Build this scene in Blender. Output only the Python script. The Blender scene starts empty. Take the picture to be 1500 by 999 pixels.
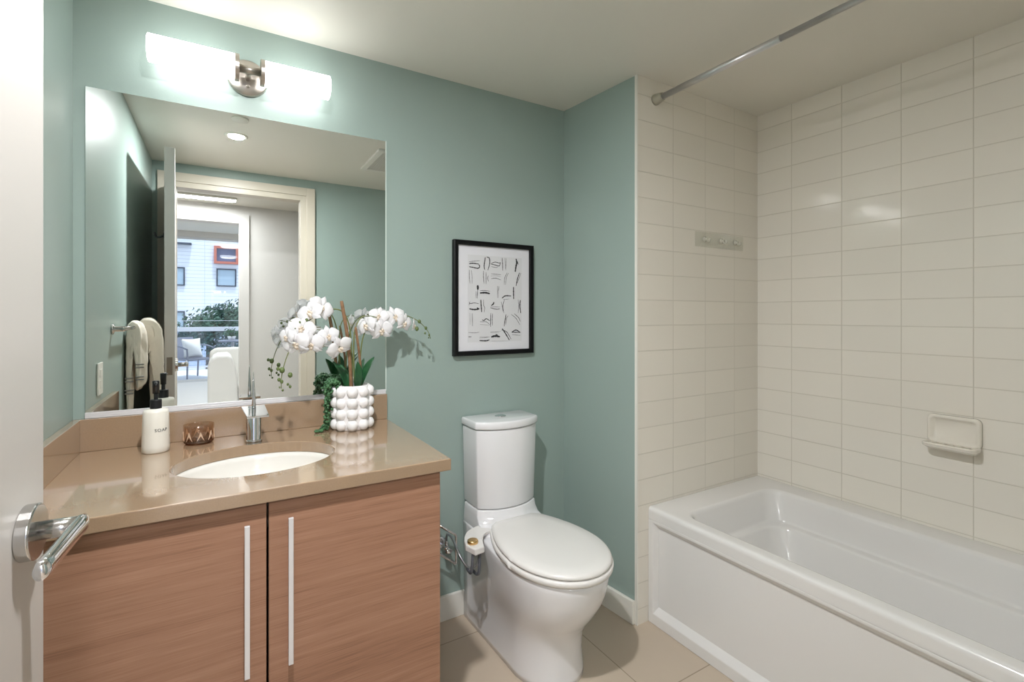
import bpy, bmesh, math, random
from mathutils import Vector, Matrix
random.seed(7)
PI = math.pi
scn = bpy.context.scene
COL = scn.collection

# ------------------------------------------------------------------ camera, world, light, exposure
CZ = 1.2949                                  # camera height
TH = 0.5397                                  # camera heading, radians to the right of +Y
cam_d = bpy.data.cameras.new('camera')
cam = bpy.data.objects.new('camera', cam_d)
COL.objects.link(cam)
cam.location = (0, 0, CZ)
cam.rotation_euler = (PI / 2, 0, -TH)
cam_d.sensor_fit = 'HORIZONTAL'
cam_d.sensor_width = 36.0
cam_d.lens = 713.84 / 1500 * 36.0
cam_d.shift_y = -(499.5 - 460.84) / 1500
cam_d.clip_start = 0.02
cam_d.clip_end = 300
scn.camera = cam

world = bpy.data.worlds.new('World')
scn.world = world
world.use_nodes = True
wb = world.node_tree.nodes['Background']
wb.inputs[0].default_value = (0.80, 0.88, 1.0, 1)
wb.inputs[1].default_value = 1.25

sun_d = bpy.data.lights.new('sun', 'SUN')
sun_d.energy = 2.6
sun_d.angle = 0.05
sun = bpy.data.objects.new('sun', sun_d)
COL.objects.link(sun)
sun.location = (3, 2, 12)
sun.rotation_euler = Vector((-0.10, -0.27, -1.0)).to_track_quat('-Z', 'Y').to_euler()

RECESS_W = 23.5        # recessed ceiling downlight
VANITY_E = 5.3        # opal glass of the vanity light
HALL_W = 20.0  # hall strip light
LIVING_FILL_W = 26.0       # added unseen lights that brighten the living room

scn.view_settings.view_transform = 'Standard'
scn.view_settings.look = 'None'
scn.view_settings.gamma = 1.0
scn.view_settings.use_curve_mapping = False
scn.view_settings.exposure = 0.56
try:
    scn.cycles.use_denoising = True
    scn.cycles.denoiser = 'OPENIMAGEDENOISE'
    scn.cycles.max_bounces = 14
    scn.cycles.diffuse_bounces = 8
    scn.cycles.glossy_bounces = 6
    scn.cycles.transmission_bounces = 10
    scn.cycles.transparent_max_bounces = 12
    scn.cycles.caustics_reflective = True
    scn.cycles.caustics_refractive = False
    scn.cycles.blur_glossy = 1.0
    scn.cycles.sample_clamp_indirect = 6.0
except Exception:
    pass

# ------------------------------------------------------------------ materials
def lin(c):
    return tuple(((v / 255) / 12.92 if v / 255 <= 0.04045 else ((v / 255 + 0.055) / 1.055) ** 2.4) for v in c) + (1,)

class NT:
    def __init__(s, m):
        s.m = m; s.t = m.node_tree; s.n = s.t.nodes; s.l = s.t.links
        s.b = s.n['Principled BSDF']
    def add(s, kind, **kw):
        n = s.n.new(kind)
        for k, v in kw.items():
            if k.startswith('i_'):
                key = k[2:]
                key = int(key) if key.isdigit() else key.replace('_', ' ')
                n.inputs[key].default_value = v
            else:
                setattr(n, k, v)
        return n
    def link(s, a, b): s.l.new(a, b)

def mat(name, srgb, rough=0.5, metal=0.0, spec=0.5, coat=0.0, coat_rough=0.05, trans=0.0, emit=None, emit_s=0.0, noise=0.0, nscale=30.0, bump=0.0, bscale=200.0, sss=0.0):
    m = bpy.data.materials.new(name)
    m.use_nodes = True
    k = NT(m); b = k.b
    col = lin(srgb)
    b.inputs['Base Color'].default_value = col
    b.inputs['Roughness'].default_value = rough
    b.inputs['Metallic'].default_value = metal
    b.inputs['Specular IOR Level'].default_value = spec
    b.inputs['Coat Weight'].default_value = coat
    b.inputs['Coat Roughness'].default_value = coat_rough
    b.inputs['Transmission Weight'].default_value = trans
    if emit:
        b.inputs['Emission Color'].default_value = lin(emit)
        b.inputs['Emission Strength'].default_value = emit_s
    if noise or bump:
        tc = k.add('ShaderNodeTexCoord')
    if noise:
        nz = k.add('ShaderNodeTexNoise', i_Scale=nscale, i_Detail=4.0)
        k.link(tc.outputs['Object'], nz.inputs['Vector'])
        rp = k.add('ShaderNodeValToRGB')
        rp.color_ramp.elements[0].position = 0.3; rp.color_ramp.elements[1].position = 0.7
        rp.color_ramp.elements[0].color = tuple(c * (1 - noise) for c in col[:3]) + (1,)
        rp.color_ramp.elements[1].color = tuple(min(1, c * (1 + noise)) for c in col[:3]) + (1,)
        k.link(nz.outputs['Fac'], rp.inputs['Fac'])
        k.link(rp.outputs['Color'], b.inputs['Base Color'])
    if bump:
        n2 = k.add('ShaderNodeTexNoise', i_Scale=bscale, i_Detail=3.0)
        k.link(tc.outputs['Object'], n2.inputs['Vector'])
        bp = k.add('ShaderNodeBump', i_Strength=bump, i_Distance=0.002)
        k.link(n2.outputs['Fac'], bp.inputs['Height'])
        k.link(bp.outputs['Normal'], b.inputs['Normal'])
    return m

def tile_mat(name, srgb, grout, u, v, u0, v0, uw, vh, rough, mortar=0.0022, wav=0.0, vary=0.02, bump=0.5, uneven=0.0):
    """u, v name the world axes of the tile grid; u0, v0 where a joint falls."""
    m = bpy.data.materials.new(name); m.use_nodes = True
    k = NT(m)
    tc = k.add('ShaderNodeTexCoord')
    sp = k.add('ShaderNodeSeparateXYZ'); k.link(tc.outputs['Object'], sp.inputs[0])
    cb = k.add('ShaderNodeCombineXYZ')
    for ax, o, i in ((u, u0, 0), (v, v0, 1)):
        ad = k.add('ShaderNodeMath', operation='SUBTRACT'); ad.inputs[1].default_value = o - 40 * (uw if i == 0 else vh)
        k.link(sp.outputs[ax], ad.inputs[0]); k.link(ad.outputs[0], cb.inputs[i])
    br = k.add('ShaderNodeTexBrick', offset=0.0, squash=1.0)
    br.inputs['Scale'].default_value = 1.0
    br.inputs['Brick Width'].default_value = uw
    br.inputs['Row Height'].default_value = vh
    br.inputs['Mortar Size'].default_value = mortar
    br.inputs['Mortar Smooth'].default_value = 0.35
    c = lin(srgb)
    br.inputs['Color1'].default_value = tuple(x * (1 - vary) for x in c[:3]) + (1,)
    br.inputs['Color2'].default_value = tuple(min(1, x * (1 + vary)) for x in c[:3]) + (1,)
    br.inputs['Mortar'].default_value = lin(grout)
    k.link(cb.outputs[0], br.inputs['Vector'])
    k.link(br.outputs['Color'], k.b.inputs['Base Color'])
    inv = k.add('ShaderNodeMath', operation='SUBTRACT'); inv.inputs[0].default_value = 1.0
    k.link(br.outputs['Fac'], inv.inputs[1])
    rr = k.add('ShaderNodeMapRange'); rr.inputs['To Min'].default_value = rough; rr.inputs['To Max'].default_value = 0.7
    k.link(br.outputs['Fac'], rr.inputs['Value']); k.link(rr.outputs['Result'], k.b.inputs['Roughness'])
    bp = k.add('ShaderNodeBump', i_Strength=bump, i_Distance=0.0015)
    k.link(inv.outputs[0], bp.inputs['Height'])
    if wav:
        nz = k.add('ShaderNodeTexNoise', i_Scale=wav, i_Detail=1.0)
        k.link(tc.outputs['Object'], nz.inputs['Vector'])
        b2 = k.add('ShaderNodeBump', i_Strength=uneven, i_Distance=0.004)
        k.link(nz.outputs['Fac'], b2.inputs['Height']); k.link(b2.outputs['Normal'], bp.inputs['Normal'])
    k.link(bp.outputs['Normal'], k.b.inputs['Normal'])
    return m

def wood_mat(name):
    m = bpy.data.materials.new(name); m.use_nodes = True
    k = NT(m)
    tc = k.add('ShaderNodeTexCoord')
    mp = k.add('ShaderNodeMapping'); mp.inputs['Scale'].default_value = (0.9, 6.0, 42.0)
    k.link(tc.outputs['Object'], mp.inputs[0])
    n1 = k.add('ShaderNodeTexNoise', i_Scale=1.3, i_Detail=5.0, i_Distortion=0.35)
    k.link(mp.outputs[0], n1.inputs['Vector'])
    mp2 = k.add('ShaderNodeMapping'); mp2.inputs['Scale'].default_value = (9.0, 30.0, 420.0)
    k.link(tc.outputs['Object'], mp2.inputs[0])
    n2 = k.add('ShaderNodeTexNoise', i_Scale=1.0, i_Detail=3.0)
    k.link(mp2.outputs[0], n2.inputs['Vector'])
    mx = k.add('ShaderNodeMix', data_type='FLOAT'); mx.inputs[0].default_value = 0.45
    k.link(n1.outputs['Fac'], mx.inputs[2]); k.link(n2.outputs['Fac'], mx.inputs[3])
    rp = k.add('ShaderNodeValToRGB')
    e = rp.color_ramp.elements
    e[0].position = 0.30; e[0].color = lin((130, 94, 74))
    e[1].position = 0.72; e[1].color = lin((174, 135, 111))
    x = e.new(0.45); x.color = lin((154, 114, 91))
    k.link(mx.outputs[0], rp.inputs['Fac'])
    k.link(rp.outputs['Color'], k.b.inputs['Base Color'])
    k.b.inputs['Roughness'].default_value = 0.42
    k.b.inputs['Specular IOR Level'].default_value = 0.35
    return m

def glass_pane_mat(name, tint=(0.93, 0.97, 1.0), refl=0.06):
    m = bpy.data.materials.new(name); m.use_nodes = True
    t = m.node_tree; t.nodes.clear()
    o = t.nodes.new('ShaderNodeOutputMaterial')
    tr = t.nodes.new('ShaderNodeBsdfTransparent'); tr.inputs[0].default_value = tint + (1,)
    gl = t.nodes.new('ShaderNodeBsdfGlossy'); gl.inputs['Roughness'].default_value = 0.02
    mx = t.nodes.new('ShaderNodeMixShader'); mx.inputs[0].default_value = refl
    t.links.new(tr.outputs[0], mx.inputs[1]); t.links.new(gl.outputs[0], mx.inputs[2]); t.links.new(mx.outputs[0], o.inputs[0])
    return m

def petal_mat(name, srgb, tl=0.35):
    m = bpy.data.materials.new(name); m.use_nodes = True
    t = m.node_tree; t.nodes.clear()
    o = t.nodes.new('ShaderNodeOutputMaterial')
    d = t.nodes.new('ShaderNodeBsdfDiffuse'); d.inputs[0].default_value = lin(srgb)
    r = t.nodes.new('ShaderNodeBsdfTranslucent'); r.inputs[0].default_value = lin(srgb)
    mx = t.nodes.new('ShaderNodeMixShader'); mx.inputs[0].default_value = tl
    t.links.new(d.outputs[0], mx.inputs[1]); t.links.new(r.outputs[0], mx.inputs[2]); t.links.new(mx.outputs[0], o.inputs[0])
    return m

M = dict(
    paint=mat('teal_paint', (149, 166, 160), 0.33, spec=0.45, bump=0.08, bscale=260),
    ceil=mat('ceiling_paint', (224, 221, 212), 0.45, spec=0.4, bump=0.06, bscale=220),
    white_wall=mat('white_wall_paint', (214, 211, 208), 0.6),
    trim=mat('cream_trim_paint', (203, 195, 180), 0.35),
    white_trim=mat('white_trim_paint', (226, 224, 216), 0.35),
    door=mat('door_paint', (190, 186, 181), 0.32),
    tile_r=tile_mat('wall_tile_right', (229, 225, 216), (206, 201, 190), 'Y', 'Z', 1.3022, 1.2486, 0.2170, 0.1077, 0.10, wav=4.5, uneven=0.30),
    tile_e=tile_mat('wall_tile_end', (227, 222, 212), (206, 201, 190), 'X', 'Z', 1.4925, 1.2486, 0.2153, 0.1077, 0.10, wav=4.5, uneven=0.30),
    floor=tile_mat('floor_tile', (190, 175, 157), (150, 136, 118), 'X', 'Y', 1.2575, 1.171, 0.305, 0.61, 0.34, mortar=0.0024, vary=0.03, bump=0.25),
    wood=wood_mat('cabinet_wood'),
    dark=mat('dark_recess', (30, 26, 24), 0.7),
    quartz=mat('quartz_top', (156, 131, 106), 0.14, noise=0.05, nscale=420, spec=0.6, coat=1.0, coat_rough=0.05),
    ceramic=mat('white_ceramic', (226, 226, 228), 0.10, coat=0.4),
    basin=mat('basin_ceramic', (224, 221, 215), 0.12, coat=0.3),
    tub=mat('tub_acrylic', (224, 223, 222), 0.16, coat=0.25),
    seat=mat('toilet_seat_plastic', (224, 222, 219), 0.22),
    chrome=mat('chrome', (225, 225, 228), 0.06, metal=1.0),
    nickel=mat('brushed_nickel', (186, 178, 170), 0.34, metal=1.0),
    satin=mat('satin_steel', (200, 198, 196), 0.18, metal=1.0),
    rod=mat('rod_chrome', (214, 214, 216), 0.30, metal=0.9),
    pull=mat('aluminium_pull', (226, 224, 226), 0.30, metal=0.35),
    mirror=mat('mirror_silver', (238, 242, 240), 0.0, metal=1.0),
    black=mat('black_frame', (7, 8, 10), 0.45, spec=0.25),
    blackp=mat('black_plastic', (20, 22, 26), 0.35),
    matw=mat('white_mat_board', (216, 216, 221), 0.8),
    paper=mat('print_paper', (208, 208, 211), 0.8),
    ink=mat('ink', (44, 44, 48), 0.8),
    soap=mat('soap_bottle_ceramic', (226, 222, 212), 0.28),
    print_=mat('bottle_lettering', (70, 72, 72), 0.6),
    opal=mat('opal_glass', (250, 248, 240), 0.3, emit=(254, 253, 253), emit_s=VANITY_E),
    lamp=mat('lamp_lens', (250, 250, 245), 0.4, emit=(255, 250, 240), emit_s=14.0),
    stripe=mat('strip_light_lens', (250, 250, 250), 0.4, emit=(250, 250, 255), emit_s=5.0),
    pot=mat('white_pot', (234, 232, 232), 0.25),
    soil=mat('moss_soil', (78, 66, 46), 0.9, noise=0.3, nscale=120),
    petal=petal_mat('orchid_petal', (247, 246, 247), 0.42),
    lip=petal_mat('orchid_lip', (240, 228, 212), 0.2),
    stem=mat('flower_stem', (108, 116, 66), 0.5),
    stake=mat('brown_stake', (128, 96, 68), 0.7, noise=0.25, nscale=60),
    leaf=mat('orchid_leaf', (34, 82, 48), 0.35, noise=0.2, nscale=40),
    bud=mat('orchid_bud', (92, 108, 60), 0.5),
    pearls=mat('trailing_green', (62, 104, 66), 0.45, noise=0.3, nscale=90),
    towel=mat('towel_cotton', (226, 218, 205), 0.95, bump=0.6, bscale=500),
    towel_band=mat('towel_band', (150, 146, 142), 0.8),
    gold=mat('gold_knob', (226, 188, 130), 0.3, metal=1.0),
    braid=mat('braided_hose', (170, 172, 176), 0.3, metal=1.0),
    hose=mat('dark_hose', (84, 86, 92), 0.4),
    grille=mat('vent_grille', (226, 224, 218), 0.5),
    ventdark=mat('vent_dark', (34, 34, 30), 0.8),
    clear=glass_pane_mat('clear_plastic', (0.965, 0.972, 0.962), 0.05),
    window=glass_pane_mat('window_glass', (0.93, 0.96, 1.0), 0.05),
    alu=mat('window_frame_metal', (214, 216, 220), 0.4),
    light_floor=mat('light_floor', (226, 222, 216), 0.4),
    deck=mat('balcony_paving', (214, 216, 220), 0.7),
    rail=mat('rail_metal', (206, 208, 214), 0.4),
    facade=tile_mat('white_siding', (232, 236, 244), (176, 184, 204), 'X', 'Z', -0.8, 0.0, 6.0, 0.22, 0.6, mortar=0.012, vary=0.0, bump=0.3),
    wpane=mat('far_window_glass', (170, 190, 206), 0.1),
    wframe=mat('far_window_frame', (62, 70, 84), 0.5),
    orange=mat('orange_surround', (196, 116, 98), 0.5),
    slate=mat('dark_slate_pane', (104, 108, 138), 0.25),
    tree=mat('tree_leaves', (70, 98, 82), 0.7, noise=0.3, nscale=3),
    bark=mat('tree_bark', (90, 74, 60), 0.9),
    chair=mat('grey_outdoor_chair', (128, 132, 148), 0.5),
    cushion=mat('white_cushion', (240, 238, 234), 0.9),
    sofa=mat('white_upholstery', (236, 234, 230), 0.9),
    ground=mat('street_ground', (150, 150, 150), 0.9),
)
# amber glass
g = bpy.data.materials.new('amber_glass'); g.use_nodes = True
gb = g.node_tree.nodes['Principled BSDF']
gb.inputs['Base Color'].default_value = lin((206, 160, 132)); gb.inputs['Roughness'].default_value = 0.05
gb.inputs['Transmission Weight'].default_value = 0.92; gb.inputs['IOR'].default_value = 1.45
M['amber'] = glass_pane_mat('amber_glass_sheet', (0.92, 0.84, 0.77), 0.10)
M['amber_base'] = glass_pane_mat('amber_glass_base', (0.62, 0.46, 0.36), 0.12)
M['edge'] = mat('polished_edge', (226, 236, 230), 0.3)
M['channel'] = mat('channel_metal', (226, 226, 230), 0.3, metal=0.3)

# ------------------------------------------------------------------ mesh helpers
def link(o, parent=None):
    COL.objects.link(o)
    if parent is not None:
        o.parent = parent
        p = parent; off = Vector((0, 0, 0))
        while p is not None:
            off += p.location; p = p.parent
        o.matrix_parent_inverse = Matrix.Translation(-parent_world(parent))
    return o
def parent_world(p):
    # only Empties carry a location of their own; part meshes sit in world coordinates
    while p is not None and p.type != 'EMPTY':
        p = p.parent
    return p.location.copy() if p is not None else Vector((0, 0, 0))
def obj(name, bm, m, parent=None, smooth=False, bevel=0.0, seg=2, label=None, solid=0.0, sub=0):
    me = bpy.data.meshes.new(name)
    bmesh.ops.recalc_face_normals(bm, faces=bm.faces[:])
    bm.to_mesh(me); bm.free()
    for mm in (m if isinstance(m, (list, tuple)) else [m]):
        me.materials.append(M[mm] if isinstance(mm, str) else mm)
    if smooth:
        for p in me.polygons: p.use_smooth = True
    o = bpy.data.objects.new(name, me)
    COL.objects.link(o)
    if parent is not None:
        o.parent = parent
        if parent.type == 'EMPTY':
            o.matrix_parent_inverse = Matrix.Translation(-parent.location)
    if solid:
        md = o.modifiers.new('thick', 'SOLIDIFY'); md.thickness = solid; md.offset = 0
    if sub:
        md = o.modifiers.new('sub', 'SUBSURF'); md.levels = sub; md.render_levels = sub
    if bevel:
        md = o.modifiers.new('bevel', 'BEVEL'); md.width = bevel; md.segments = seg; md.limit_method = 'ANGLE'; md.angle_limit = 0.6
        if hasattr(md, 'harden_normals'): md.harden_normals = False
    if label: o['label'] = label
    return o
def tag(o, label, cat, group=None, kind=None):
    o['label'] = label; o['category'] = cat
    if group: o['group'] = group
    if kind: o['kind'] = kind
    return o
def thing(name, label, cat, loc=(0, 0, 0), group=None, kind=None):
    o = bpy.data.objects.new(name, None); COL.objects.link(o)
    o.location = loc; o.empty_display_size = 0.05
    return tag(o, label, cat, group, kind)
def struct(name, bm, m, label, cat, smooth=False, bevel=0.0):
    return tag(obj(name, bm, m, None, smooth, bevel), label, cat, None, 'structure')
def BM(): return bmesh.new()
def box(bm, x0, x1, y0, y1, z0, z1, mi=0):
    v = [bm.verts.new(p) for p in ((x0,y0,z0),(x1,y0,z0),(x1,y1,z0),(x0,y1,z0),(x0,y0,z1),(x1,y0,z1),(x1,y1,z1),(x0,y1,z1))]
    for f in ((0,3,2,1),(4,5,6,7),(0,1,5,4),(1,2,6,5),(2,3,7,6),(3,0,4,7)):
        fc = bm.faces.new([v[i] for i in f]); fc.material_index = mi
    return bm
def loft(bm, rings, cap0=True, cap1=True, closed=True, mi=0):
    R = [[bm.verts.new(p) for p in r] for r in rings]
    n = len(R[0])
    for a, b in zip(R, R[1:]):
        for i in range(n if closed else n - 1):
            j = (i + 1) % n
            f = bm.faces.new((a[i], a[j], b[j], b[i])); f.material_index = mi
    if cap0: bm.faces.new(R[0][::-1]).material_index = mi
    if cap1: bm.faces.new(R[-1]).material_index = mi
    return bm
def tube(bm, pts, r, seg=12, caps=True, mi=0):
    pts = [Vector(p) for p in pts]
    rs = r if isinstance(r, (list, tuple)) else [r] * len(pts)
    rings = []; up = None
    for i, p in enumerate(pts):
        t = (pts[min(i + 1, len(pts) - 1)] - pts[max(i - 1, 0)]).normalized()
        if up is None:
            up = t.orthogonal().normalized()
        else:
            up = (up - t * up.dot(t))
            up = up.normalized() if up.length > 1e-6 else t.orthogonal().normalized()
        s = t.cross(up)
        rings.append([p + (up * math.cos(a) + s * math.sin(a)) * rs[i] for a in (2 * PI * k / seg for k in range(seg))])
    return loft(bm, rings, caps, caps, True, mi)
def lathe(bm, prof, c, seg=40, axis='Z', cap0=True, cap1=True, mi=0):
    """prof: (radius, height) pairs about an axis through c."""
    rings = []
    for r, h in prof:
        ring = []
        for k in range(seg):
            a = 2 * PI * k / seg
            u, v = r * math.cos(a), r * math.sin(a)
            d = {'Z': (u, v, h), 'X': (h, u, v), 'Y': (u, h, v)}[axis]
            ring.append((c[0] + d[0], c[1] + d[1], c[2] + d[2]))
        rings.append(ring)
    return loft(bm, rings, cap0, cap1, True, mi)
def bent(pts, d=0.008):
    P = [Vector(p) for p in pts]; out = [P[0]]
    for a, b, c in zip(P, P[1:], P[2:]):
        u, v = (a - b).normalized()*d, (c - b).normalized()*d
        for t in (0, 0.25, 0.5, 0.75, 1):
            out.append(b + u*(1 - t)**2 + v*t*t)
    return out + [P[-1]]
def ball(bm, c, r, sx=1, sy=1, sz=1, u=12, v=8, mi=0):
    prof = []
    rings = []
    for i in range(1, v):
        t = PI * i / v
        rings.append([(c[0] + r*sx*math.sin(t)*math.cos(2*PI*k/u), c[1] + r*sy*math.sin(t)*math.sin(2*PI*k/u), c[2] - r*sz*math.cos(t)) for k in range(u)])
    return loft(bm, rings, True, True, True, mi)
def curve(pts, n=8):
    """Catmull-Rom through the points."""
    P = [Vector(p) for p in pts]; P = [P[0]*2-P[1]] + P + [P[-1]*2-P[-2]]
    out = []
    for i in range(1, len(P) - 2):
        a, b, c, d = P[i-1:i+3]
        for k in range(n):
            t = k / n
            out.append(0.5*((2*b) + (c-a)*t + (2*a-5*b+4*c-d)*t*t + (3*b-a-3*c+d)*t**3))
    out.append(P[-2]); return out
def rr(x0, x1, y0, y1, r, z, n=6):
    out = []
    for cx, cy, a0 in ((x1-r, y1-r, 0), (x0+r, y1-r, PI/2), (x0+r, y0+r, PI), (x1-r, y0+r, 1.5*PI)):
        for k in range(n + 1):
            a = a0 + PI/2*k/n
            out.append((cx + r*math.cos(a), cy + r*math.sin(a), z))
    return out
def dup(o, parent=None):
    c = o.copy(); COL.objects.link(c)
    if parent is not None: c.parent = parent
    for ch in list(o.children): dup(ch, c)
    return c

# ------------------------------------------------------------------ the room
WB, WT, WD, WL, WR = 1.9246, 1.473, -0.057, -0.3775, 2.3266
XJ0, XJ1 = 1.4507, 1.4913           # return wall at the back and at the alcove corner
H = 2.295
FY = WD - 0.09                       # outer face of the door wall
OX0, OX1, OZ = -0.260, 0.520, 2.143  # doorway

struct('floor', box(BM(), -3.2, 3.4, -1.42, 2.1, -0.08, 0.0), 'floor', 'beige large format porcelain floor tiles around the toilet', 'floor')
struct('ceiling', box(BM(), -3.2, 3.4, -1.42, 2.1, H, H + 0.08), 'ceil', 'plain off white painted bathroom ceiling', 'ceiling')
struct('wall_back', box(BM(), WL - 0.12, 1.60, WB, WB + 0.12, 0, H), 'paint', 'teal painted wall behind the mirror and the toilet', 'wall')
struct('wall_left', box(BM(), WL - 0.12, WL, FY, WB, 0, H), 'paint', 'teal painted wall along the left end of the vanity', 'wall')
b = BM()
loft(b, [[(XJ0, WB, z), (XJ1, WT + 0.011, z), (1.62, WT + 0.011, z), (1.62, WB, z)] for z in (0, H)])
struct('wall_recess', b, 'paint', 'narrow teal return wall between the toilet and the bathtub tiles', 'wall')
struct('wall_alcove', box(BM(), XJ1, WR + 0.10, WT, WT + 0.011, 0, H), 'tile_e', 'cream tiled wall at the far end of the bathtub', 'wall')
b = BM(); box(b, 1.62, WR + 0.12, WT + 0.011, WT + 0.12, 0, H)
struct('wall_alcove_backing', b, 'white_wall', 'wall behind the tiles at the far end of the bathtub', 'wall')
struct('wall_right', box(BM(), WR, WR + 0.12, FY, WT, 0, H), 'tile_r', 'cream glossy tiled wall along the bathtub with the soap dish', 'wall')
b = BM()
box(b, WL, OX0, FY, WD, 0, H); box(b, OX1, WR, FY, WD, 0, H); box(b, OX0, OX1, FY, WD, OZ, H)
struct('wall_front', b, 'paint', 'teal wall with the doorway reflected in the mirror', 'wall')
struct('wall_alcove_near', box(BM(), XJ1, WR, WD, WD + 0.011, 0, H), 'tile_e', 'cream tiled wall at the near end of the bathtub', 'wall')

# door casing and jamb, bathroom side
b = BM()
for (a0, a1, t) in ((0.0, 0.030, 0.012), (0.030, 0.088, 0.020)):
    box(b, OX0 - a1, OX0 - a0, WD, WD + t, 0, OZ + a1)
    box(b, OX1 + a0, OX1 + a1, WD, WD + t, 0, OZ + a1)
    box(b, OX0 - a0, OX1 + a0, WD, WD + t, OZ + a0, OZ + a1)
box(b, OX0 - 0.001, OX0 + 0.012, FY, WD + 0.012, 0, OZ); box(b, OX1 - 0.012, OX1 + 0.001, FY, WD + 0.012, 0, OZ)
box(b, OX0, OX1, FY, WD + 0.012, OZ - 0.007, OZ + 0.001)
struct('trim_1', b, 'trim', 'cream stepped casing around the bathroom doorway seen in the mirror', 'trim', bevel=0.002)

# baseboards
b = BM(); box(b, 0.545, XJ0 - 0.002, WB - 0.014, WB, 0, 0.105)
struct('baseboard_back', b, 'white_trim', 'white baseboard along the wall behind the toilet', 'baseboard', bevel=0.003)
b = BM()
loft(b, [[(XJ0 - 0.014, WB - 0.014, z), (XJ1 - 0.016, WT + 0.011, z), (XJ1 - 0.001, WT + 0.011, z), (XJ0, WB - 0.014, z)] for z in (0, 0.098)])
struct('baseboard_recess', b, 'white_trim', 'white baseboard of the teal return wall right of the toilet', 'baseboard', bevel=0.003)
# white edge strip where the tile meets the paint
b = BM(); box(b, XJ1 - 0.003, XJ1 + 0.002, WT - 0.0015, WT + 0.0125, 0.0, H)
struct('trim_2', b, 'white_trim', 'thin white edge strip where the teal return wall meets the alcove tiles', 'trim')

# ------------------------------------------------------------------ hall and living room beyond the doorway
HY = -1.30
DX0, DX1, DZ = -0.86, 0.149, 2.131
b = BM()
box(b, -3.2, DX0, HY - 0.12, HY, 0, H); box(b, DX1, 3.4, HY - 0.12, HY, 0, H); box(b, DX0, DX1, HY - 0.12, HY, DZ, H)
box(b, -3.2, 3.4, HY - 0.12, HY - 0.02, H, 2.98)
struct('wall_hall', b, 'white_wall', 'pale grey hall wall opposite the bathroom with a wide opening', 'wall')
struct('wall_hall_left', box(BM(), -2.1, -2.0, HY, FY, 0, H), 'white_wall', 'pale wall closing the left end of the hall', 'wall')
struct('wall_hall_right', box(BM(), 2.0, 2.1, HY, FY, 0, H), 'white_wall', 'pale wall closing the right end of the hall', 'wall')
b = BM(); box(b, -3.2, WL - 0.12, FY, FY + 0.1, 0, H)
struct('wall_hall_side', b, 'white_wall', 'pale hall wall beside the bathroom', 'wall')
b = BM()
box(b, DX1, DX1 + 0.083, HY, HY + 0.016, 0, DZ + 0.083); box(b, DX0 - 0.083, DX0, HY, HY + 0.016, 0, DZ + 0.083); box(b, DX0, DX1, HY, HY + 0.016, DZ, DZ + 0.083)
struct('trim_3', b, 'white_wall', 'flat pale casing of the living room opening across the hall', 'trim', bevel=0.002)
LY = -7.35
struct('floor_living', box(BM(), -3.2, 3.4, LY, -1.42, -0.08, 0.0), 'light_floor', 'pale living room floor beyond the hall', 'floor')
struct('ceiling_living', box(BM(), -3.2, 3.4, LY - 0.12, HY - 0.12, 2.90, 2.98), 'ceil', 'white living room ceiling beyond the hall', 'ceiling')
struct('wall_living_left', box(BM(), -3.3, -3.2, LY, HY, 0, 2.98), 'white_wall', 'white wall on the left of the living room', 'wall')
struct('wall_living_right', box(BM(), 3.4, 3.5, LY, HY, 0, 2.98), 'white_wall', 'white wall on the right of the living room', 'wall')
b = BM(); box(b, -3.2, -2.4, LY - 0.12, LY, 0, 2.9); box(b, 2.4, 3.4, LY - 0.12, LY, 0, 2.9); box(b, -2.4, 2.4, LY - 0.12, LY, 2.79, 2.9)
struct('wall_window', b, 'white_wall', 'wall around the sliding glass doors of the living room', 'wall')
wn = thing('window_1', 'sliding glass doors to the balcony seen through the mirror', 'window', (0, LY - 0.06, 0), kind='structure')
b = BM()
box(b, -2.4, 2.4, LY - 0.09, LY - 0.03, 0.0, 0.045); box(b, -2.4, 2.4, LY - 0.09, LY - 0.03, 2.745, 2.79)
for x in (-2.4, -0.92, 0.52, 2.34): box(b, x, x + 0.06, LY - 0.09, LY - 0.03, 0.045, 2.745)
obj('window_frame', b, 'alu', wn, bevel=0.003)
for x0, x1 in ((-2.34, -0.92), (-0.86, 0.52), (0.58, 2.34)):
    obj('pane', box(BM(), x0, x1, LY - 0.066, LY - 0.058, 0.045, 2.745), 'window', wn)

# ------------------------------------------------------------------ vanity cabinet
VF, CX0, CX1 = 1.300, WL + 0.001, 0.540
van = thing('vanity_cabinet', 'reddish wood veneer vanity cabinet with two doors under the quartz top', 'cabinet', (0.08, 1.6, 0))
b = BM()
box(b, CX0, CX0 + 0.018, VF + 0.021, WB - 0.02, 0.10, 0.849); box(b, CX1 - 0.018, CX1, VF + 0.021, WB - 0.02, 0.10, 0.849)
box(b, CX0 + 0.018, CX1 - 0.018, VF + 0.021, WB - 0.02, 0.10, 0.118); box(b, CX0 + 0.018, CX1 - 0.018, WB - 0.03, WB - 0.02, 0.118, 0.849)
obj('carcass', b, 'wood', van, bevel=0.001)
obj('plinth', box(BM(), CX0 + 0.01, CX1 - 0.01, VF + 0.08, WB - 0.03, 0, 0.10), 'dark', van)
for x0, x1, hx in ((CX0 + 0.001, 0.0950, 0.0537), (0.1000, CX1 - 0.0005, 0.1462)):
    d = obj('door', box(BM(), x0, x1, VF, VF + 0.0195, 0.115, 0.845), 'wood', van, bevel=0.0012)
    b = BM()
    box(b, hx - 0.0055, hx + 0.0055, VF - 0.026, VF - 0.018, 0.455, 0.8065)
    for z in (0.475, 0.785): box(b, hx - 0.004, hx + 0.004, VF - 0.019, VF, z - 0.006, z + 0.006)
    obj('handle', b, 'pull', d, bevel=0.0008, label='long slim aluminium bar handle')

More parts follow.
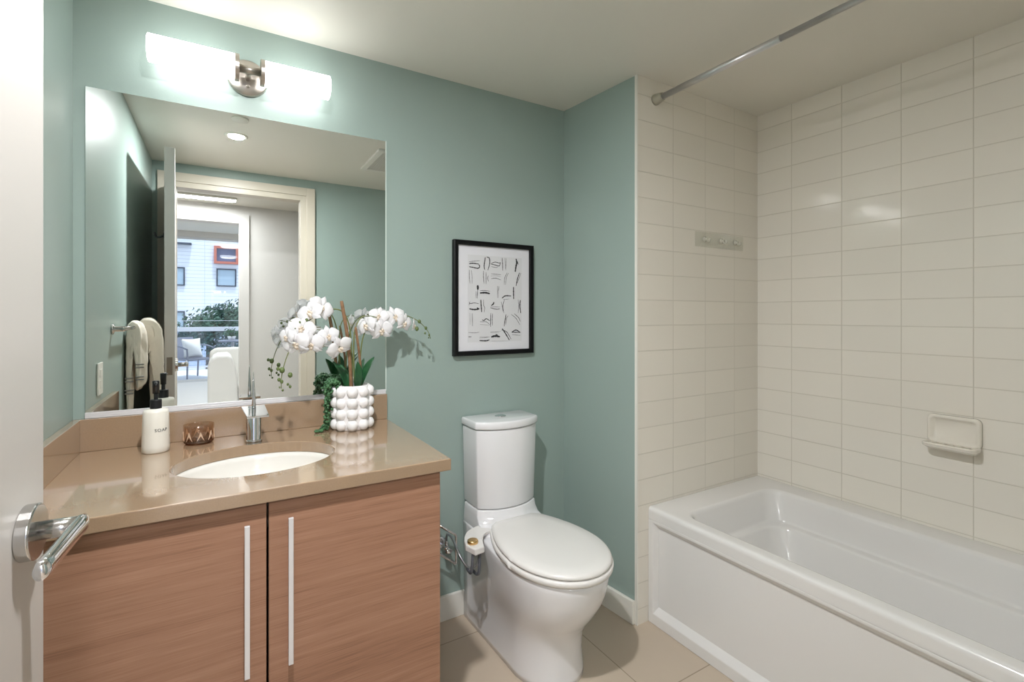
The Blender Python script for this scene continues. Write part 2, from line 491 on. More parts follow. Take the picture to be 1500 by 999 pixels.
# ------------------------------------------------------------------ countertop with undermount cut-out
KX0, KX1, KY0, KY1, KZ0, KZ1 = WL + 0.0005, 0.5665, 1.2827, WB - 0.0005, 0.8505, 0.884
SX, SY, SA, SB = 0.094, 1.578, 0.207, 0.166
ctop = thing('countertop', 'tan quartz vanity countertop with an oval sink cut-out', 'countertop', (0.09, 1.6, KZ0))
N = 72
def ell(a, bb, z): return [(SX + a*math.cos(2*PI*k/N), SY + bb*math.sin(2*PI*k/N), z) for k in range(N)]
def rect_ring(z):
    out = []
    for k in range(N):
        c, s = math.cos(2*PI*k/N), math.sin(2*PI*k/N)
        tx = ((KX1 - SX) if c > 0 else (KX0 - SX)) / c if abs(c) > 1e-9 else 1e9
        ty = ((KY1 - SY) if s > 0 else (KY0 - SY)) / s if abs(s) > 1e-9 else 1e9
        t = min(tx, ty); out.append([SX + c*t, SY + s*t, z])
    for cx in (KX0, KX1):                       # snap the nearest ring point to each corner
        for cy in (KY0, KY1):
            j = min(range(N), key=lambda i: (out[i][0]-cx)**2 + (out[i][1]-cy)**2)
            out[j][0], out[j][1] = cx, cy
    return [tuple(p) for p in out]
b = BM()
loft(b, [rect_ring(KZ0), rect_ring(KZ1), ell(SA, SB, KZ1), ell(SA, SB, KZ0)], False, False)
bmesh.ops.bridge_loops if False else None
b.verts.ensure_lookup_table()
for i in range(N):
    j = (i + 1) % N
    b.faces.new((b.verts[i], b.verts[j], b.verts[3*N + j], b.verts[3*N + i]))
obj('worktop', b, 'quartz', ctop, bevel=0.0025)
obj('backsplash', box(BM(), KX0, KX1, WB - 0.0205, WB - 0.0005, KZ1, 0.981), 'quartz', ctop, bevel=0.0015)
obj('side_splash', box(BM(), KX0, KX0 + 0.020, KY0, WB - 0.021, KZ1, 0.981), 'quartz', ctop, bevel=0.0015)

# ------------------------------------------------------------------ sink basin
sk = thing('sink_basin', 'white oval undermount sink set below the tan quartz countertop', 'sink', (SX, SY, 0.70))
b = BM()
prof = [(1.06, KZ0 - 0.0005), (1.06, KZ0 - 0.012), (1.0, KZ0 - 0.02), (0.95, 0.80), (0.80, 0.735), (0.5, 0.705), (0.12, 0.699)]
out_ = [ell(SA*f, SB*f, z) for f, z in prof]
inn = [ell(SA*1.06, SB*1.06, KZ0 - 0.0005), ell(SA*0.995, SB*0.995, KZ0 - 0.0005), ell(SA*0.985, SB*0.985, 0.835), ell(SA*0.93, SB*0.93, 0.80), ell(SA*0.80, SB*0.80, 0.755), ell(SA*0.58, SB*0.58, 0.727), ell(SA*0.3, SB*0.3, 0.716), ell(SA*0.1, SB*0.1, 0.713)]
loft(b, out_[::-1] + inn, True, True)
obj('basin', b, 'basin', sk, smooth=True)
b = BM(); lathe(b, [(0.024, 0.713), (0.024, 0.7165), (0.019, 0.7175), (0.004, 0.716)], (SX, SY, 0), 28)
obj('drain', b, 'chrome', sk, smooth=True)

# ------------------------------------------------------------------ faucet
FX, FYc = 0.0940, 1.7905
fa = thing('faucet', 'chrome single post faucet with square spout plate and spike lever', 'faucet', (FX, FYc, KZ1))
b = BM(); lathe(b, [(0.0255, KZ1), (0.0255, KZ1 + 0.006), (0.0225, KZ1 + 0.008), (0.0225, KZ1 + 0.100)], (FX, FYc, 0), 40)
obj('body', b, 'chrome', fa, smooth=True, bevel=0.001)
b = BM()
loft(b, [[(FX - 0.035, FYc + 0.028, 0.9865), (FX + 0.034, FYc + 0.028, 0.9865), (FX + 0.036, FYc - 0.118, 0.980), (FX - 0.025, FYc - 0.118, 0.980)],
         [(FX - 0.035, FYc + 0.028, 0.9945), (FX + 0.034, FYc + 0.028, 0.9945), (FX + 0.036, FYc - 0.118, 0.986), (FX - 0.025, FYc - 0.118, 0.986)]])
obj('spout', b, 'chrome', fa, bevel=0.0015)
b = BM(); tube(b, [(FX, FYc, 0.990), (FX, FYc, 1.000), (FX, FYc, 1.03), (FX - 0.001, FYc, 1.072), (FX - 0.001, FYc, 1.108)], [0.0062, 0.0064, 0.0050, 0.0028, 0.0012], 20)
obj('lever', b, 'chrome', fa, smooth=True)

# ------------------------------------------------------------------ soap dispenser
sx, sy = -0.1655, 1.807
so = thing('soap_dispenser', 'off white ceramic soap bottle with black pump beside the sink', 'soap dispenser', (sx, sy, KZ1))
b = BM(); lathe(b, [(0.032, KZ1), (0.0345, KZ1 + 0.003), (0.035, KZ1 + 0.02), (0.0335, KZ1 + 0.08), (0.0322, KZ1 + 0.119), (0.0295, KZ1 + 0.1265), (0.014, KZ1 + 0.1295), (0.0135, KZ1 + 0.132)], (sx, sy, 0), 48)
obj('bottle', b, 'soap', so, smooth=True)
b = BM(); lathe(b, [(0.0150, 1.012), (0.0150, 1.038), (0.0135, 1.040), (0.0055, 1.040), (0.0055, 1.062)], (sx, sy, 0), 32)
obj('collar', b, 'blackp', so, smooth=False)
b = BM(); lathe(b, [(0.0085, 1.058), (0.0090, 1.094), (0.0085, 1.096), (0.003, 1.0965)], (sx, sy, 0), 28)
tube(b, [(sx, sy, 1.091), (sx + 0.003, sy - 0.034, 1.091), (sx + 0.005, sy - 0.052, 1.088)], [0.0042, 0.0036, 0.003], 12)
obj('pump_head', b, 'blackp', so, smooth=True)
# the word on the bottle, wrapped round it
cu = bpy.data.curves.new('word', 'FONT'); cu.body = 'SOAP'; cu.size = 0.0125; cu.align_x = 'CENTER'; cu.space_character = 1.15; cu.extrude = 0.0002
to = bpy.data.objects.new('word', cu); COL.objects.link(to)
bpy.context.view_layer.update()
me = bpy.data.meshes.new_from_object(to.evaluated_get(bpy.context.evaluated_depsgraph_get()))
bpy.data.objects.remove(to); bpy.data.curves.remove(cu)
RT, A0, ZT = 0.0343, -PI/2 + 0.48, 0.948
for v in me.vertices:
    a = A0 + v.co.x / RT
    r = RT + 0.0001 + v.co.z
    v.co = (sx + r*math.cos(a), sy + r*math.sin(a), ZT + v.co.y)
me.materials.append(M['print_'])
t_ = bpy.data.objects.new('lettering', me); COL.objects.link(t_)
t_.parent = so; t_.matrix_parent_inverse = Matrix.Translation(-so.location)

# ------------------------------------------------------------------ amber glass bowl
jx, jy = -0.0585, 1.8565
ja = thing('glass_tealight_bowl', 'smoky amber pressed glass bowl between the soap bottle and the faucet', 'glass bowl', (jx, jy, KZ1))
b = BM()
S = 96
def jr(r, z, flute=0.0):
    return [(jx + (r + flute*abs(math.sin(4*2*PI*k/S)))*math.cos(2*PI*k/S), jy + (r + flute*abs(math.sin(4*2*PI*k/S)))*math.sin(2*PI*k/S), z) for k in range(S)]
z = KZ1 + 0.0003
loft(b, [jr(0.034, z), jr(0.040, z + 0.005), jr(0.0412, z + 0.010, 0.0012), jr(0.0412, z + 0.04, 0.0012), jr(0.0418, z + 0.053), jr(0.0418, z + 0.060), jr(0.0385, z + 0.060), jr(0.0380, z + 0.02), jr(0.035, z + 0.0095), jr(0.02, z + 0.009)])
obj('bowl', b, 'amber', ja, smooth=True)
b = BM(); lathe(b, [(0.0345, z + 0.0002), (0.0403, z + 0.0052), (0.0412, z + 0.0095), (0.035, z + 0.0092), (0.004, z + 0.0088)], (jx, jy, 0), 48)
obj('thick_base', b, 'amber_base', ja, smooth=True, label='darker brown glass base')
b = BM()                                           # raised leaf shapes pressed into the wall
for k in range(8):
    a = 2*PI*k/8 + 0.15
    pts = [(-0.9, 0), (0, 1.0), (0.9, 0), (0.45, 0.25), (0, 0.55), (-0.45, 0.25)]
    ring = lambda rad: [(jx + rad*math.cos(a + p*0.28), jy + rad*math.sin(a + p*0.28), z + 0.012 + q*0.030) for p, q in pts]
    loft(b, [ring(0.0405), ring(0.0428)])
obj('relief_leaves', b, mat('amber_relief', (206, 178, 154), 0.12), ja, bevel=0.0006)

# ------------------------------------------------------------------ potted orchid
PX, PY = 0.412, 1.8150
orc = thing('potted_orchid', 'white artificial orchid in a bubbled white pot on the countertop', 'potted plant', (PX, PY, KZ1))
b = BM()
PH = 0.158
lathe(b, [(0.054, KZ1), (0.057, KZ1 + 0.004), (0.060, KZ1 + 0.02), (0.060, KZ1 + PH - 0.01), (0.058, KZ1 + PH), (0.052, KZ1 + PH), (0.051, KZ1 + PH - 0.03), (0.01, KZ1 + PH - 0.03)], (PX, PY, 0), 48)
for row in range(4):
    zc = KZ1 + 0.0205 + row*0.0387
    for k in range(9):
        a = 2*PI*k/9 + 0.30
        ball(b, (PX + 0.0570*math.cos(a), PY + 0.0570*math.sin(a), zc), 0.0208, 0.95, 0.95, 0.99, 20, 14)
obj('pot', b, 'pot', orc, smooth=True, label='white pot of stacked round bubbles')
b = BM(); lathe(b, [(0.0505, KZ1 + PH - 0.029), (0.0505, KZ1 + PH - 0.018), (0.03, KZ1 + PH - 0.012), (0.004, KZ1 + PH - 0.010)], (PX, PY, 0), 32)
obj('moss', b, 'soil', orc, smooth=True)

b = BM(); tube(b, curve([(0.404, 1.795, 1.01), (0.398, 1.79, 1.12), (0.386, 1.785, 1.23), (0.367, 1.782, 1.343)]), [0.0062]*24 + [0.0052], 10)
obj('stake', b, 'stake', orc, smooth=True, label='tall brown wooden stake')
b = BM(); tube(b, curve([(0.437, 1.80, 1.01), (0.436, 1.795, 1.10), (0.427, 1.79, 1.18), (0.416, 1.785, 1.250)]), [0.0045]*24 + [0.0036], 10)
obj('stake', b, 'stake', orc, smooth=True, label='shorter brown wooden stake')
left_stem = [(0.410, 1.808, 1.02), (0.408, 1.805, 1.14), (0.398, 1.80, 1.25), (0.372, 1.79, 1.305), (0.325, 1.78, 1.312), (0.27, 1.768, 1.285), (0.225, 1.755, 1.235), (0.19, 1.745, 1.165), (0.172, 1.74, 1.10), (0.170, 1.738, 1.055)]
right_stem = [(0.430, 1.812, 1.02), (0.438, 1.81, 1.13), (0.448, 1.808, 1.21), (0.476, 1.81, 1.272), (0.53, 1.815, 1.298), (0.60, 1.82, 1.295), (0.66, 1.822, 1.272), (0.70, 1.822, 1.235), (0.715, 1.820, 1.200)]
top_stem = [(0.415, 1.80, 1.05), (0.412, 1.795, 1.18), (0.418, 1.79, 1.25), (0.445, 1.79, 1.288), (0.50, 1.795, 1.283), (0.545, 1.80, 1.262)]
for pts in (left_stem, right_stem, top_stem):
    c = curve(pts); b = BM(); tube(b, c, [0.0028 - 0.0016*i/len(c) for i in range(len(c))], 8)
    obj('stem', b, 'stem', orc, smooth=True)
low = [(0.345, 1.78, 1.245), (0.29, 1.765, 1.243), (0.235, 1.755, 1.262), (0.195, 1.75, 1.275)]
c = curve(low); b = BM(); tube(b, c, 0.0013, 6); obj('stem', b, 'stem', orc, smooth=True)

def leaf_bm(base, tip, width, up, bend):
    bm = BM(); base, tip, up = Vector(base), Vector(tip), Vector(up).normalized()
    ax = tip - base; side = ax.cross(up).normalized(); n = 12; rows = []
    for i in range(n + 1):
        t = i / n; w = width * (math.sin(PI * min(1, t*0.92 + 0.08))**0.7) * (1 if t < 1 else 0.05)
        p = base + ax*t + up*bend*math.sin(PI*t)
        rows.append([p + side*w*s - up*abs(s)*-0.25*w for s in (-1, -0.5, 0, 0.5, 1)])
    loft(bm, rows, False, False, False); return bm
for base, tip, w, up, bd in (((0.435, 1.815, 1.02), (0.486, 1.795, 1.140), 0.016, (-0.5, -0.5, 0.6), 0.012),
                             ((0.425, 1.80, 1.02), (0.420, 1.775, 1.128), 0.017, (0.3, -1, 0.1), 0.006),
                             ((0.395, 1.83, 1.02), (0.350, 1.85, 1.125), 0.017, (0.5, -0.6, 0.5), 0.012),
                             ((0.405, 1.83, 1.02), (0.375, 1.868, 1.115), 0.017, (0.2, -0.9, 0.3), 0.01),
                             ((0.43, 1.83, 1.02), (0.468, 1.87, 1.13), 0.015, (-0.5, -0.5, 0.5), 0.01)):
    obj('leaf', leaf_bm(base, tip, w, up, bd), 'leaf', orc, smooth=True, solid=0.0016)

def petal(bm, ang, L, W, cup, base=0.004, point=0.0, mi=0):
    """one petal in the local x/y plane growing along ang, facing +z"""
    d = Vector((math.cos(ang), math.sin(ang), 0)); s = Vector((-d.y, d.x, 0)); rows = []
    n, mcol = 9, 7
    for i in range(n + 1):
        t = i / n
        w = W * (math.sin(PI * (0.06 + 0.90*t))**(0.62 + point*0.4)) * (1 - point*0.25*t)
        row = []
        for j in range(mcol):
            q = -1 + 2*j/(mcol - 1)
            zz = cup*(-(t - 0.45)**2*1.6 + 0.25) + 0.004*math.cos(q*2.6) * math.sin(PI*t) + 0.0022*math.sin(7*q + 5*t + ang)*t
            row.append(d*(base + L*t*(1 - 0.10*q*q)) + s*w*q + Vector((0, 0, zz)))
        rows.append(row)
    loft(bm, rows, False, False, False, mi)
def flower_meshes():
    bm = BM()
    for a in (PI/2, PI/2 + 2.25, PI/2 - 2.25): petal(bm, a, 0.043, 0.0150, 0.010, point=0.6)
    for v in bm.verts: v.co.z -= 0.003
    for a in (0.22, PI - 0.22): petal(bm, a, 0.046, 0.0270, 0.012)
    f = obj('flower', bm, 'petal', None, smooth=True, solid=0.0008)
    bm = BM()
    for a, L, w in ((-PI/2, 0.022, 0.007), (-PI/2 + 0.9, 0.012, 0.006), (-PI/2 - 0.9, 0.012, 0.006)): petal(bm, a, L, w, 0.03, base=0.001)
    ball(bm, (0, 0.002, 0.008), 0.0042, 1, 1.2, 1.4, 10, 7)
    l = obj('lip', bm, 'lip', f, smooth=True)
    return f, l
f0, l0 = flower_meshes()
def place_flower(first, loc, nrm, roll, s):
    if first: f = f0
    else:
        f = f0.copy(); COL.objects.link(f)
        l = l0.copy(); COL.objects.link(l); l.parent = f
    z = Vector(nrm).normalized(); up = Vector((0, 0, 1)); x = up.cross(z).normalized(); y = z.cross(x)
    R = Matrix((x, y, z)).transposed().to_4x4() @ Matrix.Rotation(roll, 4, 'Z')
    f.parent = orc
    f.matrix_parent_inverse = Matrix.Translation(-orc.location)
    f.matrix_basis = Matrix.Translation(loc) @ R @ Matrix.Scale(s, 4)
flowers = [((0.297, 1.760, 1.318), (0.35, -0.75, 0.15), -0.5, 1.0), ((0.258, 1.748, 1.302), (-0.55, -0.7, 0.35), 0.3, 0.95),
           ((0.318, 1.752, 1.222), (0.1, -1, 0.1), 0.2, 0.82), ((0.354, 1.745, 1.180), (0.30, -0.8, -0.35), 0.5, 1.0),
           ((0.232, 1.742, 1.250), (-0.15, -1, 0.25), -0.3, 0.95), ((0.212, 1.730, 1.200), (-0.5, -0.8, -0.1), 0.2, 1.0),
           ((0.258, 1.735, 1.196), (0.05, -1, -0.2), 0.1, 1.0), ((0.185, 1.735, 1.222), (-0.8, -0.5, 0.0), 0.0, 0.75),
           ((0.455, 1.790, 1.256), (-0.8, -0.5, 0.1), 0.2, 0.92), ((0.503, 1.796, 1.290), (-0.2, -0.9, 0.25), -0.2, 0.80),
           ((0.510, 1.786, 1.238), (0.15, -0.95, -0.1), 0.1, 1.0), ((0.566, 1.805, 1.288), (0.1, -0.9, 0.3), 0.3, 0.92),
           ((0.604, 1.808, 1.262), (0.45, -0.8, -0.1), -0.2, 0.85), ((0.642, 1.812, 1.252), (0.85, -0.4, -0.1), 0.0, 0.6)]
for i, (loc, n, ro, s) in enumerate(flowers): place_flower(i == 0, loc, n, ro, s)
# buds
def bud(loc, r): 
    bm = BM(); ball(bm, loc, r, 0.85, 0.85, 1.1, 12, 8); obj('bud', bm, 'bud', orc, smooth=True)
for loc, r in (((0.172, 1.735, 1.115), 0.0095), ((0.196, 1.735, 1.098), 0.0085), ((0.160, 1.735, 1.120), 0.006), ((0.163, 1.735, 1.085), 0.0058), ((0.171, 1.735, 1.078), 0.006), ((0.189, 1.735, 1.068), 0.0045), ((0.196, 1.735, 1.060), 0.005), ((0.165, 1.735, 1.060), 0.0032), ((0.174, 1.735, 1.050), 0.004),
               ((0.666, 1.815, 1.268), 0.0075), ((0.655, 1.812, 1.240), 0.0085), ((0.694, 1.818, 1.242), 0.0065), ((0.690, 1.816, 1.222), 0.0045), ((0.708, 1.818, 1.214), 0.0045), ((0.706, 1.818, 1.204), 0.003),
               ((0.226, 1.748, 1.268), 0.0055), ((0.205, 1.748, 1.262), 0.0050), ((0.212, 1.745, 1.250), 0.0055), ((0.248, 1.750, 1.276), 0.0085)): bud(loc, r)
# trailing string of small round leaves at the left of the pot
b = BM(); rnd = random.Random(3)
strands = []
for k in range(16):
    a = PI*0.60 + 0.48*PI*k/15 + rnd.uniform(-0.08, 0.08)
    x, y = PX + 0.050*math.cos(a), PY + 0.048*math.sin(a)
    ox, oy = PX + 0.088*math.cos(a), min(PY + 0.088*math.sin(a), 1.893)
    L = rnd.uniform(0.03, 0.10) if k % 3 else rnd.uniform(0.10, 0.135)
    strands.append([(x, y, 1.035), ((x+ox)/2, (y+oy)/2, 1.058), (ox, oy, 1.035), (ox + rnd.uniform(-.006, .006), oy - 0.002, 1.035 - L)])
strands.append([(0.345, 1.80, 1.035), (0.330, 1.81, 1.0), (0.326, 1.815, 0.92), (0.318, 1.81, 0.893), (0.300, 1.803, 0.890), (0.284, 1.80, 0.889)])
strands.append([(0.345, 1.82, 1.035), (0.326, 1.83, 0.99), (0.322, 1.83, 0.92), (0.312, 1.822, 0.893), (0.298, 1.815, 0.890)])
for st in strands:
    c = curve(st, 10)
    for p in c[2:]:
        for _ in range(1):
            q = (p[0] + rnd.gauss(0, 0.0050), min(p[1] + rnd.gauss(0, 0.0050), 1.897), max(p[2] + rnd.gauss(0, 0.003), KZ1 + 0.0062))
            ball(b, q, rnd.uniform(0.0044, 0.0058), 1, 1, 1, 7, 5)
v = obj('trailing_leaves', b, 'pearls', orc, smooth=True); v['kind'] = 'stuff'

# ------------------------------------------------------------------ mirror
mi = thing('wall_mirror', 'large frameless mirror above the vanity backsplash', 'mirror', (0.107, WB - 0.004, 0.982))
obj('glass', box(BM(), -0.3490, 0.5645, WB - 0.0060, WB - 0.0005, 0.992, 1.9845), 'mirror', mi, bevel=0.0014, seg=1)
b = BM(); box(b, -0.3490, 0.5645, WB - 0.0085, WB - 0.0005, 0.9815, 0.9918); box(b, -0.3490, 0.5645, WB - 0.0085, WB - 0.0068, 0.9918, 0.9990)
obj('bottom_channel', b, 'channel', mi, bevel=0.0006)
obj('edge', box(BM(), 0.5646, 0.5668, WB - 0.0062, WB - 0.0005, 0.992, 1.9845), 'edge', mi, label='bright polished glass edge')

# ------------------------------------------------------------------ vanity light
VX, VY, VZ = 0.0850, WB - 0.090, 2.1055
vl = thing('vanity_light', 'two tube vanity wall light in brushed nickel above the mirror', 'wall light', (VX, WB, VZ))
b = BM(); lathe(b, [(0.062, 0.0), (0.062, -0.010), (0.058, -0.016), (0.012, -0.020)], (VX - 0.003, WB, 2.112), 48, 'Y')
obj('backplate', b, 'nickel', vl, smooth=True)
b = BM(); tube(b, [(VX - 0.003, WB - 0.014, VZ), (VX - 0.003, VY, VZ)], 0.009, 16)
ball(b, (VX - 0.003, WB - 0.026, 2.078), 0.006)
obj('bracket', b, 'nickel', vl, smooth=True)
b = BM(); lathe(b, [(0.0125, -0.036), (0.0125, 0.036)], (VX, VY, VZ), 28, 'X')
obj('crossbar', b, 'nickel', vl, smooth=True)
for s, L in ((-1, 0.228), (1, 0.205)):
    b = BM(); lathe(b, [(0.010, s*0.030), (0.0425, s*0.031), (0.0425, s*0.044), (0.010, s*0.0445)], (VX, VY, VZ), 40, 'X')
    obj('end_cap', b, 'nickel', vl, smooth=False, bevel=0.001)
    b = BM(); lathe(b, [(0.030, s*0.0447), (0.0405, s*0.0452), (0.0405, s*(0.044 + L)), (0.036, s*(0.046 + L)), (0.02, s*(0.047 + L))], (VX, VY, VZ), 48, 'X')
    obj('glass_shade', b, 'opal', vl, smooth=True)

# ------------------------------------------------------------------ framed print
ART = [([(-133,157),(-108,162),(-81,165)],1.7),([(-133,149),(-115,152),(-86,150)],4.0),([(-133,136),(-115,134),(-92,131),(-83,136),(-83,145),(-88,146)],4.0),([(-54,182),(-57,163),(-60,143),(-57,126)],4.0),([(-47,183),(-34,179),(-32,156),(-41,125)],3.7),([(-24,156),(-4,163),(16,160),(24,163)],2.6),([(-26,153),(-4,150),(16,147),(24,162)],2.9),([(-24,142),(-1,139),(9,141)],1.7),([(32,184),(34,159),(35,127)],2.9),([(47,184),(49,154),(49,134)],1.7),([(53,184),(53,155),(51,128)],1.1),([(106,184),(109,166),(105,148),(101,124)],6.9),([(113,173),(117,158)],2.9),([(-132,122),(-132,91),(-129,63)],1.7),([(-123,121),(-119,92),(-119,63)],1.4),([(-63,121),(-63,94),(-60,65)],2.3),([(-50,115),(-50,89),(-50,63)],2.3),([(-39,101),(-42,89),(-38,75)],2.0),([(-24,110),(2,109),(26,108)],1.7),([(-26,100),(2,102),(26,99)],0.9),([(-24,88),(-1,91),(26,84)],2.0),([(58,118),(46,95),(43,63)],2.0),([(65,117),(54,96),(50,63)],1.7),([(124,121),(112,89),(106,60)],4.0),([(132,120),(119,89),(110,71)],1.7),([(-92,57),(-91,47),(-91,37)],8.6),([(-100,30),(-100,0)],1.7),([(-91,39),(-94,-1)],2.3),([(-80,33),(-57,35),(-31,32)],2.0),([(-80,23),(-54,25),(-31,21)],6.9),([(9,56),(10,3)],2.3),([(16,55),(14,36)],1.4),([(31,2),(49,13),(79,13)],4.3),([(36,-4),(70,-1)],1.1),([(92,55),(92,29),(93,-1)],4.9),([(-130,-16),(-130,-24),(-108,-21),(-86,-24)],2.3),([(-134,-31),(-130,-17)],1.4),([(-132,-47),(-111,-50),(-89,-48),(-86,-44)],5.7),([(-96,-42),(-84,-48)],4.6),([(-76,-6),(-74,-36),(-72,-61)],4.6),([(-63,-6),(-62,-31),(-57,-42),(-60,-62)],2.0),([(-11,-16),(-13,-24),(-24,-32)],5.2),([(-28,-38),(22,-38)],1.4),([(-28,-42),(2,-48),(21,-46)],2.6),([(27,-15),(32,-33),(36,-59)],1.7),([(44,-3),(36,-33),(41,-65)],2.3),([(117,-3),(119,-32),(117,-65)],1.7),([(129,-5),(126,-32),(131,-65)],4.6),([(-130,-65),(-128,-116)],0.9),([(-118,-67),(-117,-122)],2.0),([(-70,-95),(-60,-98),(-49,-90),(-31,-100)],3.4),([(-80,-104),(-50,-104),(-31,-117)],1.7),([(-80,-116),(-31,-119)],0.9),([(-26,-66),(-27,-94),(-27,-126)],2.9),([(-17,-68),(-19,-94),(-18,-120)],2.3),([(52,-71),(48,-94),(42,-125)],3.4),([(63,-77),(54,-91),(51,-118)],2.0),([(80,-71),(105,-89),(126,-119)],2.0),([(96,-68),(119,-86),(129,-104)],2.3),([(-136,-150),(-105,-152),(-84,-149)],1.4),([(-137,-169),(-122,-169)],2.3),([(-81,-171),(-31,-172)],1.1),([(-83,-175),(-57,-174),(-33,-172)],1.1),([(-83,-186),(-50,-188),(-33,-184)],4.6),([(-28,-152),(16,-153)],1.1),([(-24,-172),(-4,-168),(21,-172)],8.0),([(-1,-161),(9,-164)],4.0),([(-28,-149),(26,-147)],0.9),([(32,-135),(46,-153),(70,-188)],4.6),([(29,-141),(56,-151),(79,-184)],2.6),([(82,-153),(105,-143),(129,-155)],4.3),([(84,-153),(129,-154)],3.2),([(84,-164),(129,-168)],1.4),([(-24,-190),(63,-192)],0.6)]
fr = thing('framed_print', 'black framed print of grey ink brush strokes above the toilet', 'picture', (1.055, WB, 1.3665))
fx0, fx1, fz0, fz1, fw = 0.853, 1.257, 1.117, 1.616, 0.020
b = BM()
ring = lambda o, y: [(fx0 + o, y, fz0 + o), (fx1 - o, y, fz0 + o), (fx1 - o, y, fz1 - o), (fx0 + o, y, fz1 - o)]
loft(b, [ring(0, WB - 0.0005), ring(0, WB - 0.024), ring(0.004, WB - 0.026), ring(fw - 0.003, WB - 0.026), ring(fw, WB - 0.022), ring(fw, WB - 0.0005)], False, False)
obj('frame', b, 'black', fr)
obj('mat_board', box(BM(), fx0 + fw - 0.001, fx1 - fw + 0.001, WB - 0.0125, WB - 0.002, fz0 + fw - 0.001, fz1 - fw + 0.001), 'matw', fr)
b = BM()
ax, az = 1.061, 1.367
box(b, ax - 0.139, ax + 0.136, WB - 0.0132, WB - 0.0126, az - 0.193, az + 0.189)
pr = obj('print', b, 'paper', fr)
b = BM()
for pts, w in ART:
    c = curve([(ax + x/1000, 0, az + z/1000) for x, z in pts], 5) if len(pts) > 1 else []
    n = len(c); rows = []
    for i, p in enumerate(c):
        t = (c[min(i+1, n-1)] - c[max(i-1, 0)]).normalized(); s_ = Vector((-t.z, 0, t.x))
        ww = w/1700 * (0.55 + 0.45*math.sin(PI*(0.12 + 0.8*i/max(1, n-1)))) * (1 + 0.18*math.sin(i*2.3 + w))
        rows.append([p + s_*ww + Vector((0, WB - 0.0134, 0)), p - s_*ww + Vector((0, WB - 0.0134, 0))])
    loft(b, rows, False, False, False)
obj('brush_strokes', b, 'ink', pr)

# ------------------------------------------------------------------ toilet
TX = 1.045
to_ = thing('toilet', 'white skirted two piece toilet with closed lid under the framed print', 'toilet', (TX, 1.6, 0))
YB = 1.908
def outline(hw, hb, yc, yf, z, yb=YB, n=20, nb=10, p=2.0, side=2.0):
    """plan outline: flat back of half width hb, widest hw at yc, round front at yf"""
    out = []
    for i in range(nb + 1):                              # left side, back to widest
        t = i / nb; y = yb + (yc - yb)*t
        w = hb + (hw - hb)*(math.sin(t*PI/2)**side)
        out.append((TX - w, y, z))
    for i in range(1, 2*n):                              # front
        a = PI*i/(2*n)
        cx, sy_ = math.cos(a), math.sin(a)
        out.append((TX - hw*math.copysign(abs(cx)**(2/p), cx), yc - (yc - yf)*sy_**(2/p), z))
    for i in range(nb, -1, -1):
        t = i / nb; y = yb + (yc - yb)*t
        w = hb + (hw - hb)*(math.sin(t*PI/2)**side)
        out.append((TX + w, y, z))
    return out
b = BM()
secs = [(0.1375, 0.144, 1.514, 1.348, 0.0), (0.1370, 0.144, 1.514, 1.349, 0.02), (0.1335, 0.143, 1.519, 1.358, 0.09), (0.1355, 0.143, 1.515, 1.350, 0.14), (0.1410, 0.143, 1.508, 1.337, 0.18), (0.1515, 0.143, 1.494, 1.308, 0.22), (0.1625, 0.144, 1.479, 1.278, 0.26), (0.1715, 0.145, 1.467, 1.253, 0.30),
        (0.1770, 0.146, 1.459, 1.238, 0.34), (0.1805, 0.147, 1.454, 1.228, 0.38), (0.182, 0.148, 1.452, 1.224, 0.404), (0.180, 0.147, 1.452, 1.227, 0.4115), (0.170, 0.14, 1.452, 1.24, 0.4135)]
loft(b, [outline(*s) for s in secs])
obj('bowl', b, 'ceramic', to_, smooth=True)
# plinth under the tank
def tank_ring(hw, yb, ys, yf, z, r=0.014, n=16):
    out = [(TX - hw, yb, z)]
    out.append((TX - hw, ys + r, z))
    for i in range(0, n + 1):
        t = -1 + 2*i/n
        out.append((TX + hw*t*(1 - 0.02*(1 - abs(t))), ys - (ys - yf)*(1 - abs(t)**2.2), z))
    out.append((TX + hw, ys + r, z)); out.append((TX + hw, yb, z))
    return out
b = BM()
loft(b, [tank_ring(0.146, YB, 1.70, 1.66, 0.40), tank_ring(0.146, YB, 1.72, 1.675, 0.430), tank_ring(0.1445, YB, 1.765, 1.715, 0.443), tank_ring(0.143, YB, 1.783, 1.733, 0.465), tank_ring(0.1405, YB, 1.787, 1.737, 0.491)])
obj('tank_plinth', b, 'ceramic', to_, smooth=True, bevel=0.004)
b = BM()
loft(b, [tank_ring(0.1375, YB + 0.008, 1.79, 1.740, 0.494), tank_ring(0.139, YB + 0.008, 1.789, 1.738, 0.499), tank_ring(0.147, YB + 0.008, 1.783, 1.730, 0.820)])
obj('tank', b, 'ceramic', to_, smooth=True, bevel=0.008, seg=3)
b = BM()
loft(b, [tank_ring(0.151, YB + 0.009, 1.781, 1.726, 0.823), tank_ring(0.1525, YB + 0.009, 1.780, 1.724, 0.828), tank_ring(0.1525, YB + 0.009, 1.780, 1.724, 0.848), tank_ring(0.149, YB + 0.007, 1.783, 1.728, 0.855)])
tl = obj('tank_lid', b, 'ceramic', to_, smooth=True, bevel=0.004, seg=3)
b = BM()
lathe(b, [(0.024, 0.8552), (0.024, 0.858), (0.021, 0.860), (0.002, 0.860)], (TX - 0.005, 1.835, 0), 32)
bu = obj('flush_button', b, 'chrome', tl, smooth=True)
